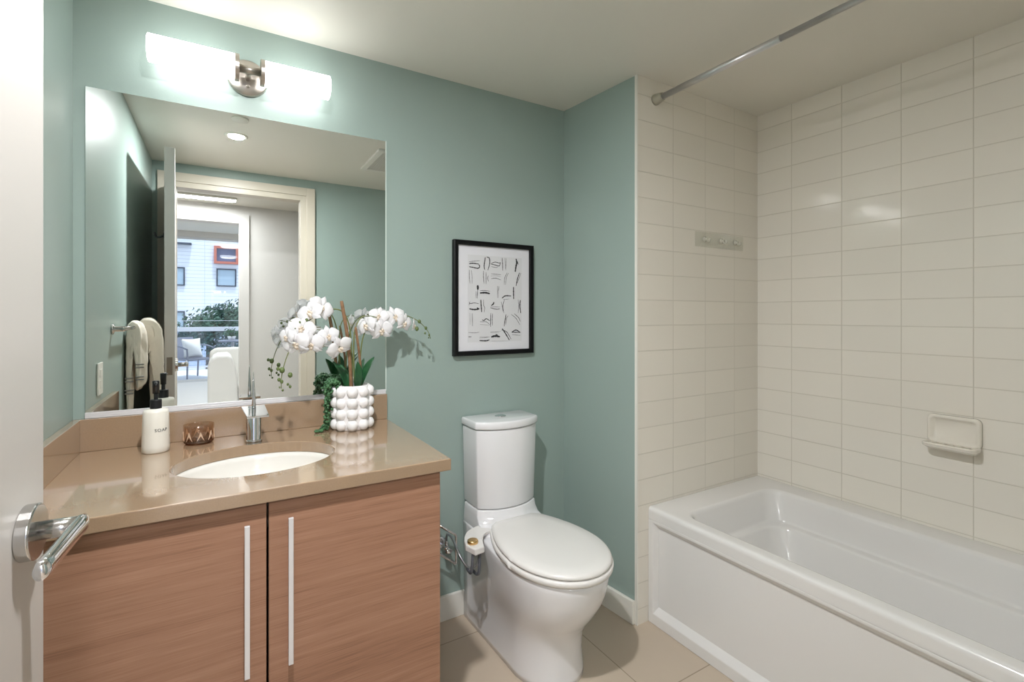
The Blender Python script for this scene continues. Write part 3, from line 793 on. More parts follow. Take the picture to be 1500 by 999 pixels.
def seat_out(k, z, yf=1.213, yb=1.742, hw=0.190):
    yc = 1.45; out = []
    n = 24
    for i in range(2*n):
        a = PI + PI*i/(2*n)                              # front half, left to right
        out.append((TX + 0.002 + (hw + k)*math.cos(a), yc + (yc - yf + k)*math.sin(a), z))
    m = 16
    right = []
    for i in range(m + 1):
        s = i/m; w = (hw + k)*(1 - 0.44*s*s); y = yc + (yb + k - yc)*s
        if s > 0.9: w -= (hw)*0.10*((s - 0.9)/0.1)**2
        right.append((w, y))
    out += [(TX + 0.002 + w, y, z) for w, y in right]
    out += [(TX + 0.002 - w, y, z) for w, y in right[::-1]]
    return out
b = BM(); loft(b, [seat_out(-0.005, 0.4145), seat_out(0.000, 0.418), seat_out(0.002, 0.428), seat_out(0.000, 0.4345), seat_out(-0.003, 0.4362), seat_out(-0.035, 0.4366)])
obj('seat', b, 'seat', to_, smooth=True)
b = BM(); loft(b, [seat_out(-0.035, 0.4400), seat_out(-0.008, 0.4404), seat_out(-0.005, 0.4415), seat_out(-0.004, 0.447), seat_out(-0.008, 0.453), seat_out(-0.017, 0.4575), seat_out(-0.06, 0.4595)])
obj('lid', b, 'seat', to_, smooth=True)
for s in (-1, 1): obj('hinge', box(BM(), TX + s*0.062 - 0.016, TX + s*0.062 + 0.016, 1.737, 1.757, 0.4145, 0.452), 'seat', to_, bevel=0.003)

# bidet attachment: arm, control box, gold knob, hoses
bd = thing('bidet_attachment', 'white bidet attachment with gold knob on the left of the toilet seat', 'bidet attachment', (0.80, 1.64, 0.40))
b = BM()
pts = [(0.93, 1.775), (0.885, 1.768), (0.842, 1.747), (0.812, 1.712), (0.792, 1.672)]
inner = [(0.93, 1.705), (0.905, 1.702), (0.885, 1.690), (0.871, 1.672), (0.862, 1.655)]
zz0, zz1 = 0.4265, 0.4375
c1, c2_ = curve([(x, y, 0) for x, y in pts]), curve([(x, y, 0) for x, y in inner])
ringa = [(p.x, p.y) for p in c1] + [(p.x, p.y) for p in c2_[::-1]]
loft(b, [[(x, y, zz0) for x, y in ringa], [(x, y, zz1) for x, y in ringa]])
obj('arm', b, 'seat', bd, bevel=0.002)
b = BM()
loft(b, [[(0.782, 1.640, z), (0.796, 1.686, z), (0.862, 1.660, z), (0.838, 1.596, z), (0.797, 1.590, z)] for z in (0.415, 0.4395)])
obj('control_box', b, 'seat', bd, bevel=0.005, seg=3)
b = BM(); lathe(b, [(0.0205, 0.440), (0.0205, 0.449), (0.018, 0.4515), (0.003, 0.4515)], (0.812, 1.642, 0), 32)
obj('knob', b, 'gold', bd, smooth=True, bevel=0.0008, label='round gold control knob')
for p in ([(0.800, 1.615, 0.417), (0.792, 1.607, 0.37), (0.790, 1.615, 0.345), (0.800, 1.665, 0.335)], [(0.826, 1.612, 0.417), (0.818, 1.600, 0.36), (0.815, 1.61, 0.335), (0.822, 1.67, 0.325)]):
    b = BM(); tube(b, curve(p), 0.0055, 12); obj('hose', b, 'hose', bd, smooth=True)
sv = thing('water_supply_valve', 'chrome water stop valve with braided hose between the vanity and the toilet', 'valve', (0.80, WB, 0.33))
b = BM(); lathe(b, [(0.026, 0.0), (0.026, -0.005), (0.012, -0.009)], (0.800, WB - 0.0005, 0.330), 24, 'Y')
tube(b, [(0.800, WB - 0.008, 0.330), (0.800, WB - 0.062, 0.330)], 0.0085, 14); ball(b, (0.800, WB - 0.062, 0.330), 0.013); tube(b, [(0.800, WB - 0.062, 0.330), (0.800, WB - 0.062, 0.362)], 0.0075, 12)
obj('valve_body', b, 'chrome', sv, smooth=True)
b = BM(); ball(b, (0.800, WB - 0.088, 0.330), 0.014, 1.2, 0.6, 0.8); obj('valve_handle', b, 'chrome', sv, smooth=True)
b = BM(); tube(b, curve([(0.800, WB - 0.062, 0.360), (0.795, 1.84, 0.400), (0.785, 1.76, 0.410), (0.778, 1.69, 0.385), (0.800, 1.655, 0.345), (0.840, 1.66, 0.350), (0.868, 1.70, 0.40), (0.874, 1.76, 0.41)]), 0.0045, 10)
obj('braided_hose', b, 'braid', sv, smooth=True)

# ------------------------------------------------------------------ toilet paper holder
tp = thing('toilet_paper_holder', 'empty chrome open arm paper holder on the teal wall beside the vanity', 'paper holder', (0.79, WB, 0.42))
b = BM(); box(b, 0.745, 0.795, WB - 0.010, WB - 0.0004, 0.405, 0.455); obj('wall_plate', b, 'chrome', tp, bevel=0.003)
b = BM()
box(b, 0.764, 0.776, WB - 0.062, WB - 0.009, 0.424, 0.436)
obj('post', b, 'chrome', tp, bevel=0.002)
b = BM(); Y0 = WB - 0.062
tube(b, bent([(0.768, Y0, 0.433), (0.842, Y0 - 0.004, 0.378), (0.842, Y0 - 0.004, 0.258), (0.722, Y0, 0.355), (0.722, Y0, 0.405)]), 0.0055, 12)
obj('arm', b, 'chrome', tp, smooth=True)

# ------------------------------------------------------------------ bathtub
tb = thing('bathtub', 'white alcove bathtub with recessed apron panel along the tiled wall', 'bathtub', (1.94, 0.7, 0))
TF, TXR, TY0, TY1, TZ = 1.5535, WR - 0.001, WD + 0.0115, WT - 0.0005, 0.484
b = BM()
R = [rr(1.70, 2.25, TY0 + 0.2, TY1 - 0.2, 0.06, 0.03), rr(1.64, TXR - 0.03, TY0 + 0.04, TY1 - 0.04, 0.05, 0.20), rr(TF + 0.03, TXR, TY0, TY1, 0.004, 0.435), rr(TF, TXR, TY0, TY1, 0.004, 0.4355), rr(TF, TXR, TY0, TY1, 0.004, 0.4365), rr(TF, TXR, TY0, TY1, 0.004, 0.465), rr(TF, TXR, TY0, TY1, 0.004, 0.468), rr(TF + 0.0012, TXR, TY0, TY1, 0.004, 0.4755), rr(TF + 0.005, TXR, TY0, TY1, 0.004, 0.4815), rr(TF + 0.011, TXR - 0.0010, TY0 + 0.001, TY1 - 0.0010, 0.005, TZ), rr(TF + 0.02, TXR - 0.003, TY0 + 0.003, TY1 - 0.003, 0.005, TZ + 0.0002),
     rr(1.606, 2.228, TY0 + 0.085, 1.351, 0.075, TZ), rr(1.612, 2.222, TY0 + 0.09, 1.345, 0.075, TZ - 0.0008), rr(1.618, 2.216, TY0 + 0.10, 1.339, 0.075, TZ - 0.006), rr(1.623, 2.211, TY0 + 0.11, 1.334, 0.075, TZ - 0.016),
     rr(1.640, 2.200, TY0 + 0.13, 1.312, 0.085, 0.362), rr(1.642, 2.197, TY0 + 0.135, 1.309, 0.087, 0.354), rr(1.646, 2.190, TY0 + 0.14, 1.304, 0.088, 0.3515), rr(1.654, 2.172, TY0 + 0.16, 1.288, 0.090, 0.3495), rr(1.657, 2.166, TY0 + 0.165, 1.282, 0.091, 0.346), rr(1.659, 2.163, TY0 + 0.17, 1.278, 0.092, 0.338),
     rr(1.672, 2.130, TY0 + 0.20, 1.235, 0.10, 0.22), rr(1.690, 2.105, TY0 + 0.24, 1.20, 0.11, 0.13), rr(1.72, 2.06, TY0 + 0.30, 1.15, 0.12, 0.102), rr(1.80, 1.98, TY0 + 0.5, 0.95, 0.08, 0.098)]
loft(b, R)
obj('shell', b, 'tub', tb, smooth=True)
b = BM()
AF, AR = 1.5537, 1.5745
box(b, AR, AR + 0.012, TY0, TY1, 0.0, 0.435)                     # recessed field
for ya, yb_ in ((TY1, TY1 - 0.036), (TY0, TY0 + 0.036)):         # stiles, sloping into the field
    s_ = 1 if yb_ > ya else -1
    st = [(AF, ya), (AF, yb_ - s_*0.010), (AR + 0.001, yb_ + s_*0.004), (AR + 0.001, ya)]
    loft(b, [[(x, y, z) for x, y in st] for z in (0.0, 0.435)])
AF -= 0.0004
ap = [(AF, 0.0), (AR + 0.001, 0.0), (AR + 0.001, 0.072), (AF, 0.044)]
ap2 = [(AF, 0.435), (AF, 0.424), (AR + 0.001, 0.400), (AR + 0.001, 0.435)]
for q in (ap, ap2): loft(b, [[(x, y, z) for x, z in q] for y in (TY0 + 0.001, TY1 - 0.001)])
obj('apron', b, 'tub', tb, bevel=0.003, seg=3)
b = BM(); lathe(b, [(0.030, 0.0985), (0.030, 0.102), (0.024, 0.103), (0.003, 0.101)], (1.89, TY0 + 0.36 + 0.2, 0), 28)
obj('drain', b, 'chrome', tb, smooth=True)

# ------------------------------------------------------------------ shower rod
RX, RZ = 1.597, 2.2125
rd = thing('shower_curtain_rod', 'chrome tension rod across the bathtub alcove near the ceiling', 'curtain rod', (RX, 0.7, RZ))
b = BM(); tube(b, [(RX, WT - 0.03, RZ), (RX, 0.93, RZ)], 0.0125, 24); obj('outer_tube', b, 'rod', rd, smooth=True)
b = BM(); tube(b, [(RX, 0.95, RZ), (RX, WD + 0.04, RZ)], 0.0108, 24); obj('inner_tube', b, 'rod', rd, smooth=True)
for y0, s in ((WT - 0.0005, -1), (WD + 0.0115, 1)):
    b = BM(); lathe(b, [(0.0235, 0.0), (0.0235, s*0.006), (0.0175, s*0.036), (0.0160, s*0.042)], (RX, y0, RZ), 28, 'Y')
    obj('end_foot', b, mat('rubber_foot', (176, 174, 160), 0.45, metal=0.4) if s < 0 else 'nickel', rd, smooth=True)

# ------------------------------------------------------------------ adhesive hook strip
hk = thing('adhesive_hook_strip', 'clear plastic strip with three small hooks stuck on the end wall tiles', 'hook strip', (2.03, WT, 1.64))
b = BM(); box(b, 1.850, 2.205, WT - 0.0025, WT - 0.0004, 1.606, 1.675); obj('strip', b, 'clear', hk, bevel=0.0008)
hm = mat('hook_plastic', (196, 194, 182), 0.2)
for x in (1.915, 2.035, 2.140):
    b = BM(); lathe(b, [(0.013, -0.0026), (0.013, -0.006), (0.006, -0.009), (0.006, -0.018)], (x, WT, 1.642), 20, 'Y')
    tube(b, curve([(x, WT - 0.012, 1.640), (x, WT - 0.020, 1.632), (x, WT - 0.030, 1.630), (x, WT - 0.034, 1.641)]), 0.004, 10)
    obj('hook', b, hm, hk, smooth=True)

# ------------------------------------------------------------------ soap dish
sd = thing('soap_dish', 'cream ceramic soap dish fixed to the right tiled wall', 'soap dish', (WR, 0.705, 0.85))
y0, y1, z0, z1 = 0.626, 0.780, 0.812, 0.921
def yz(o, x, zlow=0.0, r=0.018):
    return [(x, yy, zz) for (yy, zz, _) in rr(y0 + o, y1 - o, z0 + o - zlow, z1 - o, r, 0)]
b = BM()
loft(b, [yz(0.0, WR - 0.0006), yz(0.0, WR - 0.014), yz(0.004, WR - 0.020), yz(0.012, WR - 0.019, 0, 0.014), yz(0.016, WR - 0.010, 0, 0.012)])
obj('back_plate', b, 'tile_dish' if 'tile_dish' in M else mat('dish_ceramic', (230, 225, 215), 0.15), sd, smooth=True)
b = BM()                                   # projecting tray: plan outline tapering to the wall below
def tray(dx, z, ins=0.0, r=0.02):
    return [(x, y, z) for x, y, _ in rr(WR - dx, WR - 0.002, y0 + ins, y1 - ins, min(r, dx*0.4), 0)]
loft(b, [tray(0.020, 0.790, 0.020, 0.006), tray(0.050, 0.797, 0.008), tray(0.074, 0.808, 0.0), tray(0.078, 0.818, -0.001), tray(0.074, 0.822, 0.002)] + [[(x, y, z) for x, y, _ in rr(WR - d, WR - 0.012, y0 + i, y1 - i, 0.012, 0)] for d, i, z in ((0.066, 0.010, 0.821), (0.062, 0.014, 0.813))])
for k in range(5):
    yk = y0 + 0.030 + k*0.0235
    box(b, WR - 0.064, WR - 0.020, yk - 0.003, yk + 0.003, 0.8125, 0.8175)
obj('tray', b, mat('dish_ceramic_tray', (230, 225, 215), 0.15), sd, smooth=False, bevel=0.0015)

# ------------------------------------------------------------------ ceiling fittings (seen in the mirror)
LX, LYY = 0.0775, 0.708
dl = thing('recessed_downlight', 'lit round recessed downlight in the ceiling seen in the mirror', 'ceiling light', (LX, LYY, H))
b = BM(); lathe(b, [(0.058, H - 0.0003), (0.058, H - 0.004), (0.050, H - 0.007), (0.042, H - 0.003), (0.042, H - 0.0003)], (LX, LYY, 0), 40, cap0=False, cap1=False)
obj('trim_ring', b, 'white_trim', dl, smooth=True)
b = BM(); lathe(b, [(0.0415, H - 0.0005), (0.0415, H - 0.0025), (0.02, H - 0.003)], (LX, LYY, 0), 32)
obj('lens', b, 'lamp', dl, smooth=True)
al = bpy.data.lights.new('downlight', 'AREA'); al.shape = 'DISK'; al.size = 0.075; al.energy = RECESS_W; al.color = (0.985, 0.985, 1.0)
ao = bpy.data.objects.new('downlight', al); COL.objects.link(ao); ao.location = (LX, LYY, H - 0.009)
cp = thing('sprinkler_cover', 'small white round cover plate on the ceiling beside the recessed downlight', 'ceiling cover', (0.0878, 0.985, H))
b = BM(); lathe(b, [(0.040, H - 0.0003), (0.040, H - 0.006), (0.037, H - 0.009), (0.003, H - 0.009)], (0.0878, 0.985, 0), 36)
obj('cap', b, 'white_trim', cp, smooth=True)
vt = thing('exhaust_fan_grille', 'square white exhaust fan grille on the ceiling at the mirror edge', 'ceiling vent', (0.98, 0.69, H))
b = BM()
vx0, vx1, vy0, vy1 = 0.818, 1.18, 0.468, 0.915
for (a0, a1, c0, c1) in ((vx0, vx0 + 0.036, vy0, vy1), (vx1 - 0.036, vx1, vy0, vy1), (vx0 + 0.036, vx1 - 0.036, vy0, vy0 + 0.036), (vx0 + 0.036, vx1 - 0.036, vy1 - 0.036, vy1)):
    box(b, a0, a1, c0, c1, H - 0.016, H - 0.0004)
obj('frame', b, 'grille', vt, bevel=0.003)
obj('backing', box(BM(), vx0 + 0.036, vx1 - 0.036, vy0 + 0.036, vy1 - 0.036, H - 0.004, H - 0.0004), 'ventdark', vt)
b = BM()
k = vx0 + 0.042
while k < vx1 - 0.042: box(b, k, k + 0.0024, vy0 + 0.036, vy1 - 0.036, H - 0.014, H - 0.006); k += 0.0105
k = vy0 + 0.042
while k < vy1 - 0.042: box(b, vx0 + 0.036, vx1 - 0.036, k, k + 0.0024, H - 0.013, H - 0.007); k += 0.0105
obj('mesh_grid', b, 'grille', vt)

# ------------------------------------------------------------------ bathroom door, opened against the left
HX, HYY = -0.250, WD + 0.022
EX, EY = -0.1957, 0.852
dv = Vector((EX - HX, EY - HYY, 0)); DL = dv.length; du = dv.normalized(); dn = Vector((du.y, -du.x, 0))   # dn points into the room (+X)
DTk = 0.044
def dp(a, n, z):                       # a along the leaf from the hinge, n out of the room-side face
    p = Vector((HX, HYY, 0)) + du*a + dn*n; return (p.x, p.y, z)
def dbox(b, a0, a1, n0, n1, z0, z1):
    v = [b.verts.new(dp(a, n, z)) for z in (z0, z1) for a, n in ((a0, n0), (a1, n0), (a1, n1), (a0, n1))]
    for f in ((0,1,2,3),(4,5,6,7),(0,1,5,4),(1,2,6,5),(2,3,7,6),(3,0,4,7)): b.faces.new([v[i] for i in f])
    return b
dr = thing('door_1', 'cream flush bathroom door standing open at the left edge with chrome lever', 'door', (HX, HYY, 0), kind='structure')
obj('leaf', dbox(BM(), 0, DL, -DTk, 0, 0.008, 2.135), 'door', dr, bevel=0.0015)
HA, HZ = DL - 0.060, 1.036
def drot(bm):                          # local (a, n, z) mesh to world
    for v in bm.verts: v.co = Vector(dp(v.co.x, v.co.y, v.co.z))
    return bm
for side in (1, -1):
    n0 = 0.0 if side > 0 else -DTk
    b = BM(); lathe(b, [(0.0325, n0 + side*0.0003), (0.0325, n0 + side*0.012), (0.0310, n0 + side*0.0135), (0.010, n0 + side*0.0138)], (HA, 0, HZ), 48, 'Y')
    hd = obj('door_handle', drot(b), 'satin', dr, smooth=False, bevel=0.0008)
    b = BM(); lathe(b, [(0.0110, n0 + side*0.0139), (0.0110, n0 + side*0.052)], (HA, 0, HZ), 32, 'Y')
    obj('shank', drot(b), 'satin', hd, smooth=True)
    b = BM()
    L0 = Vector((HA + 0.0115, n0 + side*0.052, HZ)); rows = []
    for i in range(15):
        t = i/14; w = 0.0120; hgt = 0.0118 - 0.001*t
        p = L0 + Vector((-0.138*t, 0, 0))
        k = 1.0 if 0 < i < 14 else 0.8
        rows.append([(p.x, p.y + k*w*0.62*math.cos(q), p.z + k*hgt*math.sin(q)) for q in (2*PI*m_/20 for m_ in range(20))])
    loft(b, rows)
    obj('lever', drot(b), 'chrome', hd, smooth=True)
b = BM(); dbox(b, DL - 0.0002, DL + 0.0012, -DTk + 0.010, -0.010, HZ - 0.045, HZ + 0.045)
obj('latch_plate', b, mat('latch_metal', (128, 120, 110), 0.35, metal=0.8), dr, bevel=0.0004)
b = BM(); tube(b, curve([dp(DL - 0.07, -DTk, 1.700), dp(DL - 0.07, -DTk - 0.020, 1.690), dp(DL - 0.07, -DTk - 0.034, 1.690), dp(DL - 0.07, -DTk - 0.042, 1.712)]), 0.005, 10)
lathe_c = dp(DL - 0.07, -DTk, 1.70); ball(b, lathe_c, 0.012, 0.5, 1, 1.5)
obj('robe_hook', b, 'blackp', dr, smooth=True)

# ------------------------------------------------------------------ towel bar, towels, outlet on the left wall
TBX, TBZ = -0.340, 1.236
br_ = thing('towel_bar', 'satin steel towel bar on the left teal wall seen in the mirror', 'towel bar', (WL, 1.0, TBZ))
b = BM(); tube(b, [(TBX, 1.315, TBZ), (TBX, 0.66, TBZ)], 0.0080, 18); obj('bar', b, 'satin', br_, smooth=True)
for y in (1.305, 0.67):
    b = BM(); lathe(b, [(0.021, 0.0004), (0.021, 0.006), (0.011, 0.010), (0.0105, 0.044)], (WL, y, TBZ), 24, 'X'); obj('post', b, 'satin', br_, smooth=True)
def towel(name, yc, wid, front, back, xf, xb, thick, top, label, band, seed):
    """a folded towel draped over the bar: closed profile in x/z swept along y with soft folds"""
    t = thing(name, label, 'towel', (TBX, yc, TBZ), group=None)
    rnd = random.Random(seed); n = 14; rows = []
    for i in range(n + 1):
        s = i/n; y = yc - wid/2 + wid*s
        fold = 0.010*math.sin(s*PI*3.2 + seed) ; fold2 = 0.008*math.sin(s*PI*4.1 + 1.3*seed)
        e = 0.55 + 0.45*min(1, min(s, 1 - s)*9)
        th = thick*e
        f, bk = xf + fold, xb + fold2*0.5
        zt = TBZ + 0.010
        prof = [(bk, TBZ - back), (bk - 0.002, TBZ - back*0.5), (bk, TBZ - 0.03), (bk + 0.004, zt), (0.5*(f+bk), zt + top*e), (f - 0.004, zt), (f, TBZ - 0.04), (f + 0.003 + fold*0.4, TBZ - front*0.5), (f - 0.002 + fold*0.5, TBZ - front + fold)]
        inn = [(f - th - 0.002, TBZ - front + 0.004), (f - th, TBZ - front*0.5), (f - th*0.95, TBZ - 0.02), (0.5*(f+bk), zt + top*e - th*0.8), (bk + th*0.95, TBZ - 0.02), (bk + th, TBZ - back*0.5), (bk + th, TBZ - back + 0.004)]
        rows.append([(x, y, z) for x, z in prof + inn])
    b = BM(); loft(b, rows)
    cl = obj('cloth', b, 'towel', t, smooth=True, sub=3)
    tx = bpy.data.textures.new('towel_folds', 'CLOUDS'); tx.noise_scale = 0.045
    dm = cl.modifiers.new('folds', 'DISPLACE'); dm.texture = tx; dm.strength = 0.012; dm.mid_level = 0.5; dm.texture_coords = 'LOCAL'
    for lay, zs in (band or {}).items():
        x0 = (xb - 0.003) if lay == 'back' else (xf - thick - 0.008)
        for z in zs:
            obj('woven_band', box(BM(), x0, x0 + thick + 0.012, yc + wid/2 - 0.010, yc + wid/2 + 0.003, z, z + 0.006), 'towel_band', t, bevel=0.0015)
    return t
towel('hand_towel', 0.978, 0.10, 0.285, 0.400, -0.306, -0.370, 0.020, 0.030, 'thin cream hand towel with grey woven bands hanging on the towel bar', {'front': (1.062, 1.048, 1.005, 0.992), 'back': (1.000, 0.985, 0.945, 0.930)}, 2)
towel('bath_towel', 0.885, 0.075, 0.385, 0.310, -0.252, -0.352, 0.034, 0.052, 'thick folded cream bath towel draped over the towel bar behind the door', None, 5)
ou = thing('wall_outlet', 'white wall outlet plate above the side splash seen in the mirror', 'outlet', (WL, 1.552, 1.063))
obj('plate', box(BM(), WL + 0.0004, WL + 0.006, 1.512, 1.592, 1.005, 1.120), 'white_trim', ou, bevel=0.002)
for z in (1.083, 1.042): obj('socket', box(BM(), WL + 0.006, WL + 0.0075, 1.534, 1.570, z - 0.014, z + 0.014), 'white_trim', ou, bevel=0.002)

# ------------------------------------------------------------------ hall light
hl = thing('hall_strip_light', 'long lit strip light on the hall ceiling seen through the mirror', 'ceiling light', (-0.45, -1.0, H))
obj('housing', box(BM(), -1.05, 0.125, -1.045, -0.955, H - 0.018, H - 0.0004), 'white_trim', hl, bevel=0.002)
obj('lens', box(BM(), -1.04, 0.115, -1.037, -0.963, H - 0.026, H - 0.018), 'stripe', hl, bevel=0.002)
hb = bpy.data.lights.new('hall_light', 'AREA'); hb.shape = 'RECTANGLE'; hb.size = 1.1; hb.size_y = 0.06; hb.energy = HALL_W; hb.color = (0.97, 0.98, 1.0)
ho = bpy.data.objects.new('hall_light', hb); COL.objects.link(ho); ho.location = (-0.46, -1.0, H - 0.028)

for y in (-3.2, -5.6):  # fill lamps added out of view to brighten the mirrored living room
    ll = thing('living_room_fill', 'added unseen round ceiling light brightening the living room beyond the hall', 'ceiling light', (0.2, y, 2.9), group='added living room fill lights')
    b = BM(); lathe(b, [(0.20, 2.8996), (0.20, 2.87), (0.18, 2.855), (0.01, 2.85)], (0.2, y, 0), 36); obj('diffuser', b, 'stripe', ll, smooth=True)
    lb = bpy.data.lights.new('living_fill', 'AREA'); lb.shape = 'DISK'; lb.size = 0.36; lb.energy = LIVING_FILL_W; lb.color = (0.92, 0.96, 1.0)
    lo = bpy.data.objects.new('living_fill', lb); COL.objects.link(lo); lo.location = (0.2, y, 2.845)

# ------------------------------------------------------------------ living room and balcony seen through the mirror
sf = thing('white_armchair', 'white upholstered armchair with rounded arms by the glass doors', 'armchair', (0.28, -3.3, 0))
def arm(x0, x1, y0, y1, zt, name, parent):
    b = BM(); rows = []
    prof = [(y0, 0.06), (y0, zt - 0.14), (y0 + 0.02, zt - 0.07), (y0 + 0.08, zt - 0.02), (y0 + 0.2, zt), (y1 - 0.06, zt + 0.01), (y1, zt - 0.05), (y1, 0.06)]
    loft(b, [[(x, y, z) for y, z in prof] for x in (x0, x1)]); return obj(name, b, 'sofa', parent, bevel=0.03, seg=4, smooth=False)
b = BM()
def sl(x, z): return [(x + 0.0, -3.68, z), (x, -3.02, z)]
# rounded side profile seen end-on
prof = [(-0.130, 0.05), (-0.130, 0.66), (-0.115, 0.72), (-0.08, 0.77), (-0.03, 0.80), (0.08, 0.80), (0.125, 0.77), (0.16, 0.66), (0.185, 0.50), (0.195, 0.05)]
loft(b, [[(x, y, z) for x, z in prof] for y in (-3.70, -3.02)])
obj('arm', b, 'sofa', sf, bevel=0.03, seg=4)
b = BM(); loft(b, [[(1.00 - (x + 0.130), y, z) for x, z in prof] for y in (-3.70, -3.02)])
obj('arm', b, 'sofa', sf, bevel=0.03, seg=4)
obj('seat', box(BM(), 0.195, 0.675, -3.66, -3.04, 0.05, 0.42), 'sofa', sf, bevel=0.03, seg=4)
obj('backrest', loft(BM(), [[(-0.120 + k*0.01, y, 0.06), (1.0 - k*0.01, y, 0.06), (0.99, y, 0.80), (0.93, y, 0.852), (-0.05, y, 0.852), (-0.120 + k*0.01, y, 0.80)] for k, y in ((0, -3.72), (0, -3.86))]), 'sofa', sf, bevel=0.03, seg=4)
for x in (-0.06, 0.92):
    for y in (-3.62, -3.10): obj('leg', box(BM(), x - 0.02, x + 0.02, y - 0.02, y + 0.02, 0.0, 0.052), 'dark', sf)

BY0, BY1 = -9.95, LY - 0.12
struct('balcony_floor', box(BM(), -4, 4, BY0, BY1, -0.14, -0.01), 'deck', 'pale paved balcony floor outside the glass doors', 'balcony floor')
rl = thing('balcony_railing', 'pale balcony railing with wide top rail and glass panels', 'railing', (0, BY0 + 0.08, 0))
obj('top_rail', box(BM(), -4, 4, BY0 + 0.04, BY0 + 0.13, 0.90, 1.00), 'rail', rl, bevel=0.006)
obj('cable', box(BM(), -4, 4, BY0 + 0.08, BY0 + 0.09, 1.145, 1.155), 'rail', rl)
obj('bottom_rail', box(BM(), -4, 4, BY0 + 0.06, BY0 + 0.11, 0.04, 0.08), 'rail', rl)
for x in (-3.0, -1.2, 0.62, 2.42):
    obj('post', box(BM(), x - 0.025, x + 0.025, BY0 + 0.05, BY0 + 0.11, -0.01, 1.15), 'rail', rl)
for x in (-3.0, -1.2, 0.62): obj('glass_panel', box(BM(), x + 0.03, x + 1.77, BY0 + 0.08, BY0 + 0.088, 0.08, 0.90), glass_pane_mat('guard_glass', (0.80, 0.86, 0.95), 0.08), rl)

oc = thing('outdoor_armchair', 'slim grey outdoor armchair on the balcony with a white cushion', 'chair', (-0.46, -8.05, -0.01))
cx0, cx1, cy0, cy1 = -0.74, -0.18, -8.35, -7.78
def ctube(name, pts, r=0.016): 
    b = BM(); tube(b, curve(pts, 6), r, 10); obj(name, b, 'chair', oc, smooth=True)
for x, s in ((cx0, -1), (cx1, 1)):
    ctube('leg', [(x + s*0.03, cy1, -0.01), (x + s*0.01, cy1 - 0.02, 0.40), (x, cy1 - 0.05, 0.60)])
    ctube('leg', [(x + s*0.03, cy0 - 0.05, -0.01), (x + s*0.01, cy0, 0.42), (x, cy0 - 0.04, 0.66)])
    ctube('armrest', [(x, cy1 - 0.04, 0.60), (x, (cy0 + cy1)/2, 0.655), (x, cy0 - 0.04, 0.66)])
obj('seat', box(BM(), cx0 + 0.02, cx1 - 0.02, cy0, cy1 - 0.02, 0.37, 0.405), 'chair', oc, bevel=0.01)
b = BM()
ringb = [[(cx0 + 0.01, cy0 + 0.02 - 0.16*t, 0.40 + 0.42*t), (cx1 - 0.01, cy0 + 0.02 - 0.16*t, 0.40 + 0.42*t), (cx1 - 0.01, cy0 - 0.15*t, 0.40 + 0.42*t), (cx0 + 0.01, cy0 - 0.15*t, 0.40 + 0.42*t)] for t in (0, 0.5, 1)]
loft(b, ringb); obj('backrest', b, 'chair', oc, bevel=0.01)
b = BM(); rows = []
for i in range(13):
    u = -1 + 2*i/12; row = []
    for j in range(13):
        v = -1 + 2*j/12
        row.append((u, v))
    rows.append(row)
def pill(side):
    return [[(-0.43 + 0.20*u*(1 - 0.10*(1 - v*v)), -8.10 - 0.10*(v + 1)*0.5 + side*0.075*max(0, (1 - u*u)*(1 - v*v))**0.45, 0.605 + 0.20*v*(1 - 0.10*(1 - u*u))) for u, v in r] for r in rows]
loft(b, pill(1), False, False, False); loft(b, pill(-1), False, False, False)
bmesh.ops.remove_doubles(b, verts=b.verts[:], dist=0.0005)
oc.rotation_euler = (0, 0, -0.62)
for v in b.verts:
    d_ = v.co - Vector((-0.46, -8.05, 0)); v.co = Vector((-0.46 + d_.x*math.cos(-0.62) - d_.y*math.sin(-0.62), -8.05 + d_.x*math.sin(-0.62) + d_.y*math.cos(-0.62), v.co.z))
tag(obj('scatter_cushion', b, 'cushion', None, smooth=True), 'white square cushion leaning in the grey balcony armchair', 'cushion')
bt = thing('bistro_table', 'small round pedestal table on the balcony right of the grey armchair', 'table', (0.24, -8.6, -0.01))
b = BM(); lathe(b, [(0.27, 0.70), (0.28, 0.71), (0.28, 0.725), (0.27, 0.73)], (0.24, -8.6, 0), 36); obj('tabletop', b, 'chair', bt)
b = BM(); lathe(b, [(0.16, -0.009), (0.16, 0.01), (0.03, 0.03), (0.03, 0.70)], (0.24, -8.6, 0), 24); obj('pedestal', b, 'cushion', bt, smooth=True)
pp = thing('table_plant', 'green plant in a white pot on the balcony table', 'potted plant', (0.22, -8.6, 0.73))
b = BM(); lathe(b, [(0.06, 0.7305), (0.085, 0.82), (0.075, 0.82), (0.06, 0.80)], (0.22, -8.6, 0), 24); obj('pot', b, 'pot', pp, smooth=True)
b = BM(); rnd = random.Random(11)
def leaf_quad(bm, c, s, rnd):
    n = Vector((rnd.gauss(0, 1), rnd.gauss(0, 1), rnd.gauss(0, 1))).normalized(); u = n.orthogonal().normalized(); v = n.cross(u)
    bm.faces.new([bm.verts.new(Vector(c) + u*s*a + v*s*q*0.6) for a, q in ((1, 0), (0.2, 0.7), (-1, 0), (0.2, -0.7))])
for _ in range(160):
    r = Vector((rnd.gauss(0, .07), rnd.gauss(0, .07), abs(rnd.gauss(0.06, .06)))); leaf_quad(b, (0.22 + r.x, -8.6 + r.y, 0.82 + r.z), 0.035, rnd)
lf = obj('foliage', b, 'leaf', pp); lf['kind'] = 'stuff'

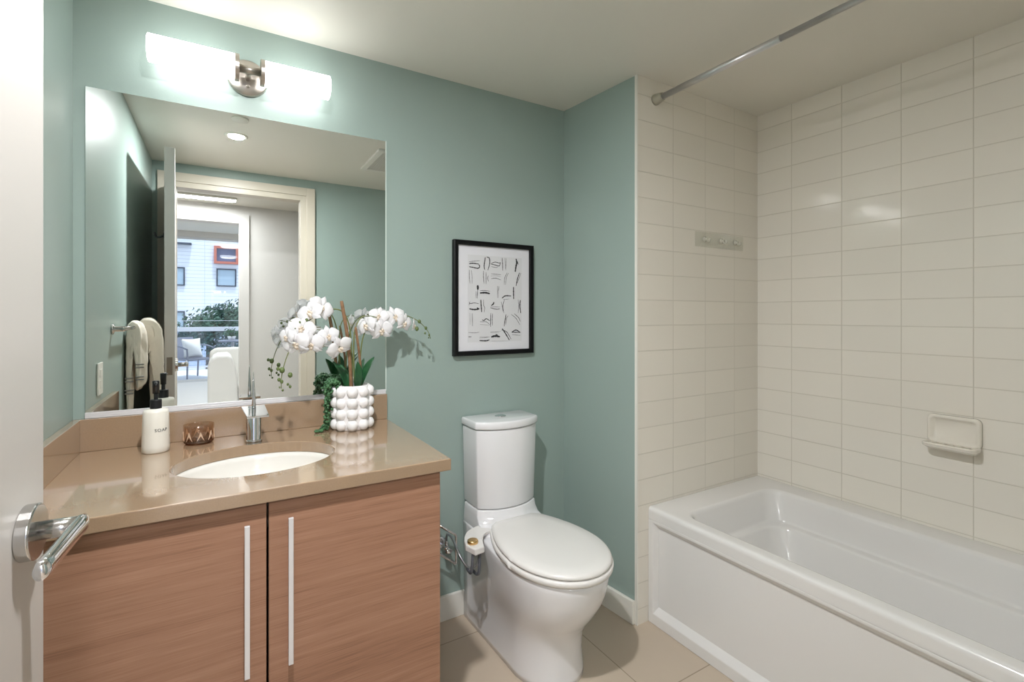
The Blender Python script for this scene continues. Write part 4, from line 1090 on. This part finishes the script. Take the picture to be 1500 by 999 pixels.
# ------------------------------------------------------------------ street: trees and the white building
GZ = -3.2
struct('street_ground', box(BM(), -40, 40, -60, -10.2, GZ - 0.2, GZ), 'ground', 'street ground below the balcony', 'ground')
def tree(x, y, zc, rx, rz, label, seed):
    t = thing('street_tree', label, 'tree', (x, y, GZ))
    b = BM(); tube(b, [(x, y, GZ), (x + 0.05, y, zc - 0.6*rz), (x, y + 0.05, zc)], [0.16, 0.12, 0.05], 10); obj('trunk', b, 'bark', t, smooth=True)
    rnd = random.Random(seed); b = BM()
    lumps = [(rnd.uniform(-0.75, 0.75)*rx, rnd.uniform(-0.5, 0.5)*rx, rnd.uniform(-0.6, 0.75)*rz, rnd.uniform(0.25, 0.45)*rx) for _ in range(22)]
    for i in range(5200):
        lx, ly, lz, lr = lumps[i % 22]
        d = Vector((rnd.gauss(0, 1), rnd.gauss(0, 1), rnd.gauss(0, 1))).normalized()*lr*(rnd.random()**0.35)
        leaf_quad(b, (x + lx + d.x, y + ly + d.y, zc + lz + d.z*0.8), rnd.uniform(0.05, 0.10), rnd)
    o = obj('crown', b, 'tree', t); return t
tree(-0.35, -16.0, 0.62, 1.45, 1.20, 'broad leafy street tree beyond the balcony railing in front of the white building', 2)
bl = thing('white_building', 'white sided building across the street with dark framed windows', 'building', (0, -31.2, GZ))
FYB = -31.15
obj('facade', box(BM(), -14, 14, FYB - 8, FYB, GZ, 14), 'facade', bl)
def bwin(x0, x1, z0, z1, fm='wframe', pm='wpane', t=0.07, d=0.10):
    b = BM()
    box(b, x0, x1, FYB, FYB + d, z0, z0 + t); box(b, x0, x1, FYB, FYB + d, z1 - t, z1)
    box(b, x0, x0 + t, FYB, FYB + d, z0 + t, z1 - t); box(b, x1 - t, x1, FYB, FYB + d, z0 + t, z1 - t)
    f = obj('window', b, fm, bl); obj('pane', box(BM(), x0 + t, x1 - t, FYB, FYB + d*0.4, z0 + t, z1 - t), pm, f)
bwin(-3.10, -1.80, 3.02, 4.12); bwin(-0.19, 0.87, 3.03, 4.13)
bwin(-0.32, 0.98, 4.42, 5.50, 'orange', 'slate', 0.14, 0.25)
bwin(-3.10, -1.80, 0.3, 1.5); bwin(-0.19, 0.87, 0.3, 1.5); bwin(2.4, 3.5, 3.03, 4.13); bwin(-6.4, -5.2, 3.03, 4.13)
obj('ledge', box(BM(), -3.4, -1.46, FYB, FYB + 0.35, 5.46, 5.56), 'wframe', bl)
